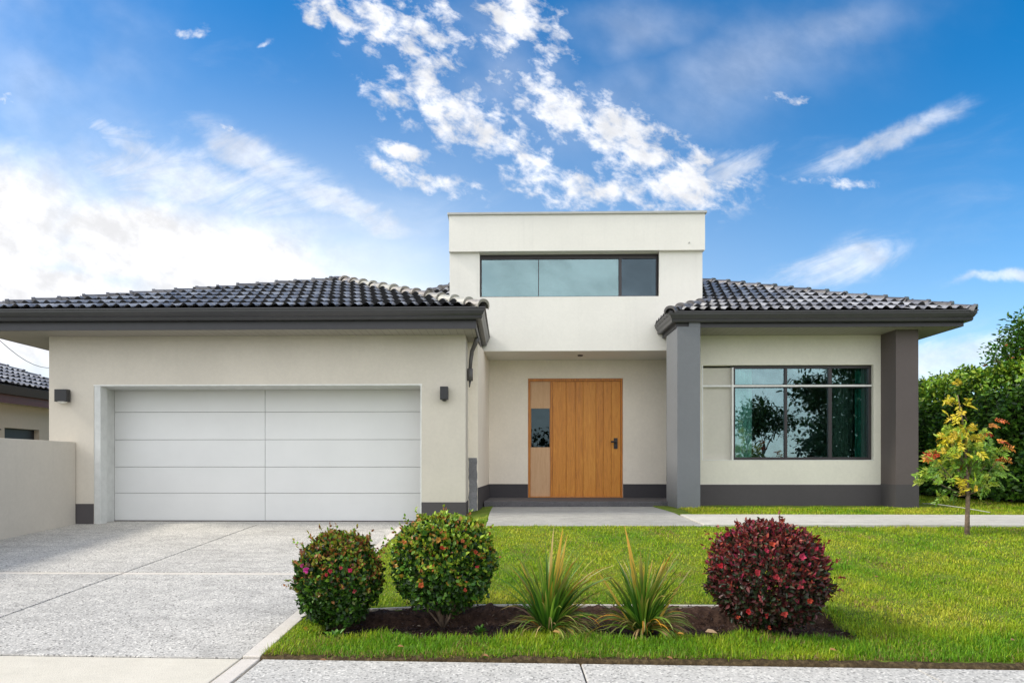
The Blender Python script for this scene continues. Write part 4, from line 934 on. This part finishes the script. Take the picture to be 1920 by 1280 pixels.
def tree(name, label, cat, base, h_trunk, r0, crowns, palette, nleaf, L, W, seed, crown_name='crown', group=None):
    global RNG; RNG = np.random.default_rng(seed); random.seed(seed)
    t = thing(name, label, cat, base, group); b = Vector(base); bm = bmesh.new()
    pts = [b+Vector((random.uniform(-.04, .04)*i*h_trunk/4, random.uniform(-.03, .03)*i*h_trunk/4, h_trunk*i/5-.05)) for i in range(6)]
    tube(bm, pts, [r0*(1.25 if i == 0 else 1-.09*i) for i in range(6)], 9)
    for (c, r, f) in crowns:
        c = Vector(c); st = pts[random.randint(3, 5)]; md = st.lerp(c, .5)+Vector((0, 0, -.1*(c-st).length))
        tube(bm, [st, st.lerp(md, .6), md.lerp(c, .3), c], [r0*.6, r0*.45, r0*.3, r0*.1], 6)
        for k in range(4):
            e_ = c+Vector((random.uniform(-1, 1), random.uniform(-1, 1), random.uniform(-.7, .9)))*max(r)*.75; tube(bm, [md.lerp(c, .5), (md.lerp(c, .5)+e_)/2+Vector((0, 0, .03)), e_], [r0*.3, r0*.18, r0*.05], 5)
    obj('trunk', bm, 'bark', t, smooth=True)
    Ps, As, Ns, Cs = [], [], [], []; tot = sum(f for _, _, f in crowns)
    for (c, r, f) in crowns:
        n = int(nleaf*f/tot); k = max(6, n//14); cc = np.array(c)+norm(RNG.normal(size=(k, 3)))*(RNG.random((k, 1))**.45)*np.array(r)
        P = np.repeat(cc, 14, 0)+RNG.normal(0, L*1.3, (k*14, 3)); out = norm(P-np.array(c)); Ps.append(P); As.append(norm(out*.6+RNG.normal(0, .6, P.shape)+np.array([0, 0, .1]))); Ns.append(norm(RNG.normal(0, .5, P.shape)+np.array([0, 0, 1.0])))
        Cs.append(np.repeat(pal(k, palette, .3), 14, 0)*RNG.uniform(.8, 1.2, (k*14, 1)))
    P = np.concatenate(Ps); s = RNG.uniform(.6, 1.3, len(P))
    leaves(crown_name, P, np.concatenate(As), np.concatenate(Ns), L*s, W*s, np.concatenate(Cs), 'leaf', t)
    return t
def cat_(px, py, Y): return at(px, py, Y)
tree('tall_tree', 'green tree rising above the hedge at the right edge with a few orange leaves', 'tree', (10.9, 12.2, .1), 2.2, .07,
     [(cat_(1920, 668, 11.9), (.46, .5, .38), 4), (cat_(1935, 620, 11.8), (.30, .4, .34), 3), (cat_(1905, 700, 12.0), (.40, .4, .20), 3), (cat_(1960, 650, 12), (.6, .5, .6), 4), (cat_(1868, 672, 11.9), (.10, .1, .09), .25)],
     [(5, (.05, .14, .012)), (3, (.10, .20, .02)), (1, (.03, .08, .01)), (.25, (.40, .12, .03))], 4600, .085, .045, 71)
# sapling
SY = 7.72; sxp = wx(1813, SY); szb = zlawn(sxp, SY)
RNG = np.random.default_rng(81); random.seed(81)
sap = thing('young_tree', 'slender young tree with yellow and orange leaves on the lawn by the path', 'tree', (sxp, SY, szb))
bm = bmesh.new(); zt = lambda py: wz(py, 1813, SY)
tube(bm, [(sxp, SY, szb-.05), (sxp+.005, SY, szb+.2), (sxp+.012, SY, zt(930)), (sxp-.01, SY, zt(870)), (sxp-.04, SY, zt(800)), (sxp-.11, SY, zt(740))], [.030, .024, .022, .015, .010, .004], 8)
obj('trunk', bm, 'bark', sap, smooth=True)
fr_b, fr_d, fr_c = [], [], []
specs = [(1795, 745, 10, 25, 0), (1800, 770, 12, 22, 0), (1800, 805, 28, 18, 0), (1815, 815, 30, 18, 0), (1770, 848, 24, 16, 1), (1750, 855, 22, 14, 2), (1800, 840, 34, 22, 0), (1830, 845, 26, 20, 1),
         (1760, 880, 28, 18, 1), (1742, 895, 18, 14, 1), (1795, 875, 30, 22, 1), (1830, 880, 30, 22, 1), (1860, 885, 24, 18, 1), (1872, 862, 12, 10, 2), (1852, 800, 14, 20, 2), (1805, 905, 24, 16, 0), (1835, 905, 22, 14, 1),
         (1850, 840, 22, 18, 1), (1785, 925, 22, 12, 1), (1845, 910, 20, 14, 1), (1878, 835, 9, 16, 2), (1806, 880, 12, 14, 2), (1800, 860, 26, 40, 1), (1825, 860, 30, 34, 1), (1780, 825, 20, 16, 0)]
bm = bmesh.new()
for (px, py, ax_, ay_, kd) in specs:
    c = Vector(at(px, py, SY+random.uniform(-.16, .16))); s0 = Vector((sxp, SY, max(c.z-.22-abs(c.x-sxp)*.5, zt(928)))); tube(bm, [s0, s0.lerp(c, .55)+Vector((0, 0, -.02)), c], [.007, .005, .002], 5)
    for k in range(max(3, int(ax_*ay_/(30, 30, 60)[kd]))):
        b0 = c+Vector((random.gauss(0, ax_*.45/157), random.gauss(0, .07), random.gauss(0, ay_*.45/157)))
        dr = Vector(((b0.x-sxp)*1.6+random.uniform(-.25, .25), random.uniform(-.5, .5), random.uniform(-.45, .6))).normalized()
        L_f = random.uniform(.06, .12); m_ = 11; sv0 = dr.cross(Vector((random.gauss(0, .6), random.gauss(-.7, .5), random.gauss(.4, .5)))).normalized()
        base_c = random.choice([[(.58, .50, .02), (.62, .46, .03), (.32, .44, .03)], [(.20, .36, .03), (.12, .25, .02), (.34, .42, .04)], [(.60, .13, .02), (.62, .24, .03), (.50, .06, .02)]][kd])
        for i in range(m_):
            t_ = i/(m_-1); sd_ = (-1)**i; fr_b.append(b0+dr*L_f*t_+Vector((0, 0, -.03*t_*t_))); sv = sv0
            fr_d.append(dr*.5+sv*sd_*(1-.5*t_)+Vector((0, 0, random.uniform(-.3, .1)))); q = random.uniform(.75, 1.25); fr_c.append([x_*q for x_ in base_c])
obj('twigs', bm, 'bark', sap, smooth=True)
fb, fdv, fc = np.array(fr_b), np.array(fr_d), np.array(fr_c)
leaves('leaves', fb, fdv, RNG.normal(0, .5, fb.shape)+np.array([0, -.9, .7]), .048*RNG.uniform(.7, 1.3, len(fb)), .021, fc, 'leaf', sap)
# thin twig and white pipe lying on the grass by the hedge
bm = bmesh.new(); pp = [Vector(at(px, py, Y)) for px, py, Y in ((1730, 943, 10.9), (1760, 945, 10.6), (1800, 950, 10.1), (1826, 954, 9.8), (1856, 959, 9.45))]
for p in pp: p.z = zlawn(p.x, p.y)+.05
tube(bm, pp, .006, 7); tag(obj('garden_pipe', bm, 'cap'), 'thin pale pipe lying across the grass between the hedge and the path', 'pipe')
# trees over the road, seen mirrored in the front window
tree('street_tree', 'small round street tree across the road, mirrored in the front window', 'tree', (11.9, -8, -.35), 2.4, .06, [((11.7, -8, 3.2), (.9, .8, .55), 4), ((12.6, -8, 2.9), (.7, .7, .4), 3), ((11.4, -8, 2.6), (.7, .6, .35), 2)], [(3, (.03, .06, .01)), (2, (.05, .09, .02))], 2600, .16, .09, 91)
tree('large_street_tree', 'large dense dark tree across the road, mirrored in the front window', 'tree', (15.6, -8, -.35), 2.2, .16, [((15.8, -8, 3.0), (1.9, 1.4, 1.7), 6), ((15.4, -8, 1.4), (1.5, 1.3, 1.2), 4), ((16.4, -8, 5.2), (1.3, 1.1, 1.1), 3), ((14.2, -8, 4.4), (.7, .6, .5), 1.2), ((17.6, -8, 3.4), (1.4, 1.2, 1.8), 4)], [(3, (.02, .04, .01)), (2, (.03, .07, .015))], 11000, .22, .13, 92)
tree('street_shrub', 'wide dark evergreen shrub across the road, mirrored in the glass beside the front door', 'shrub', (1.6, -8, -.35), .5, .05, [((1.4, -8, 1.0), (1.7, 1.0, 1.5), 5), ((3.0, -8.3, .8), (1.2, .9, 1.2), 3), ((0.0, -8.3, .7), (1.1, .9, 1.1), 3)], [(3, (.02, .045, .01)), (2, (.035, .08, .015))], 5200, .17, .10, 93)
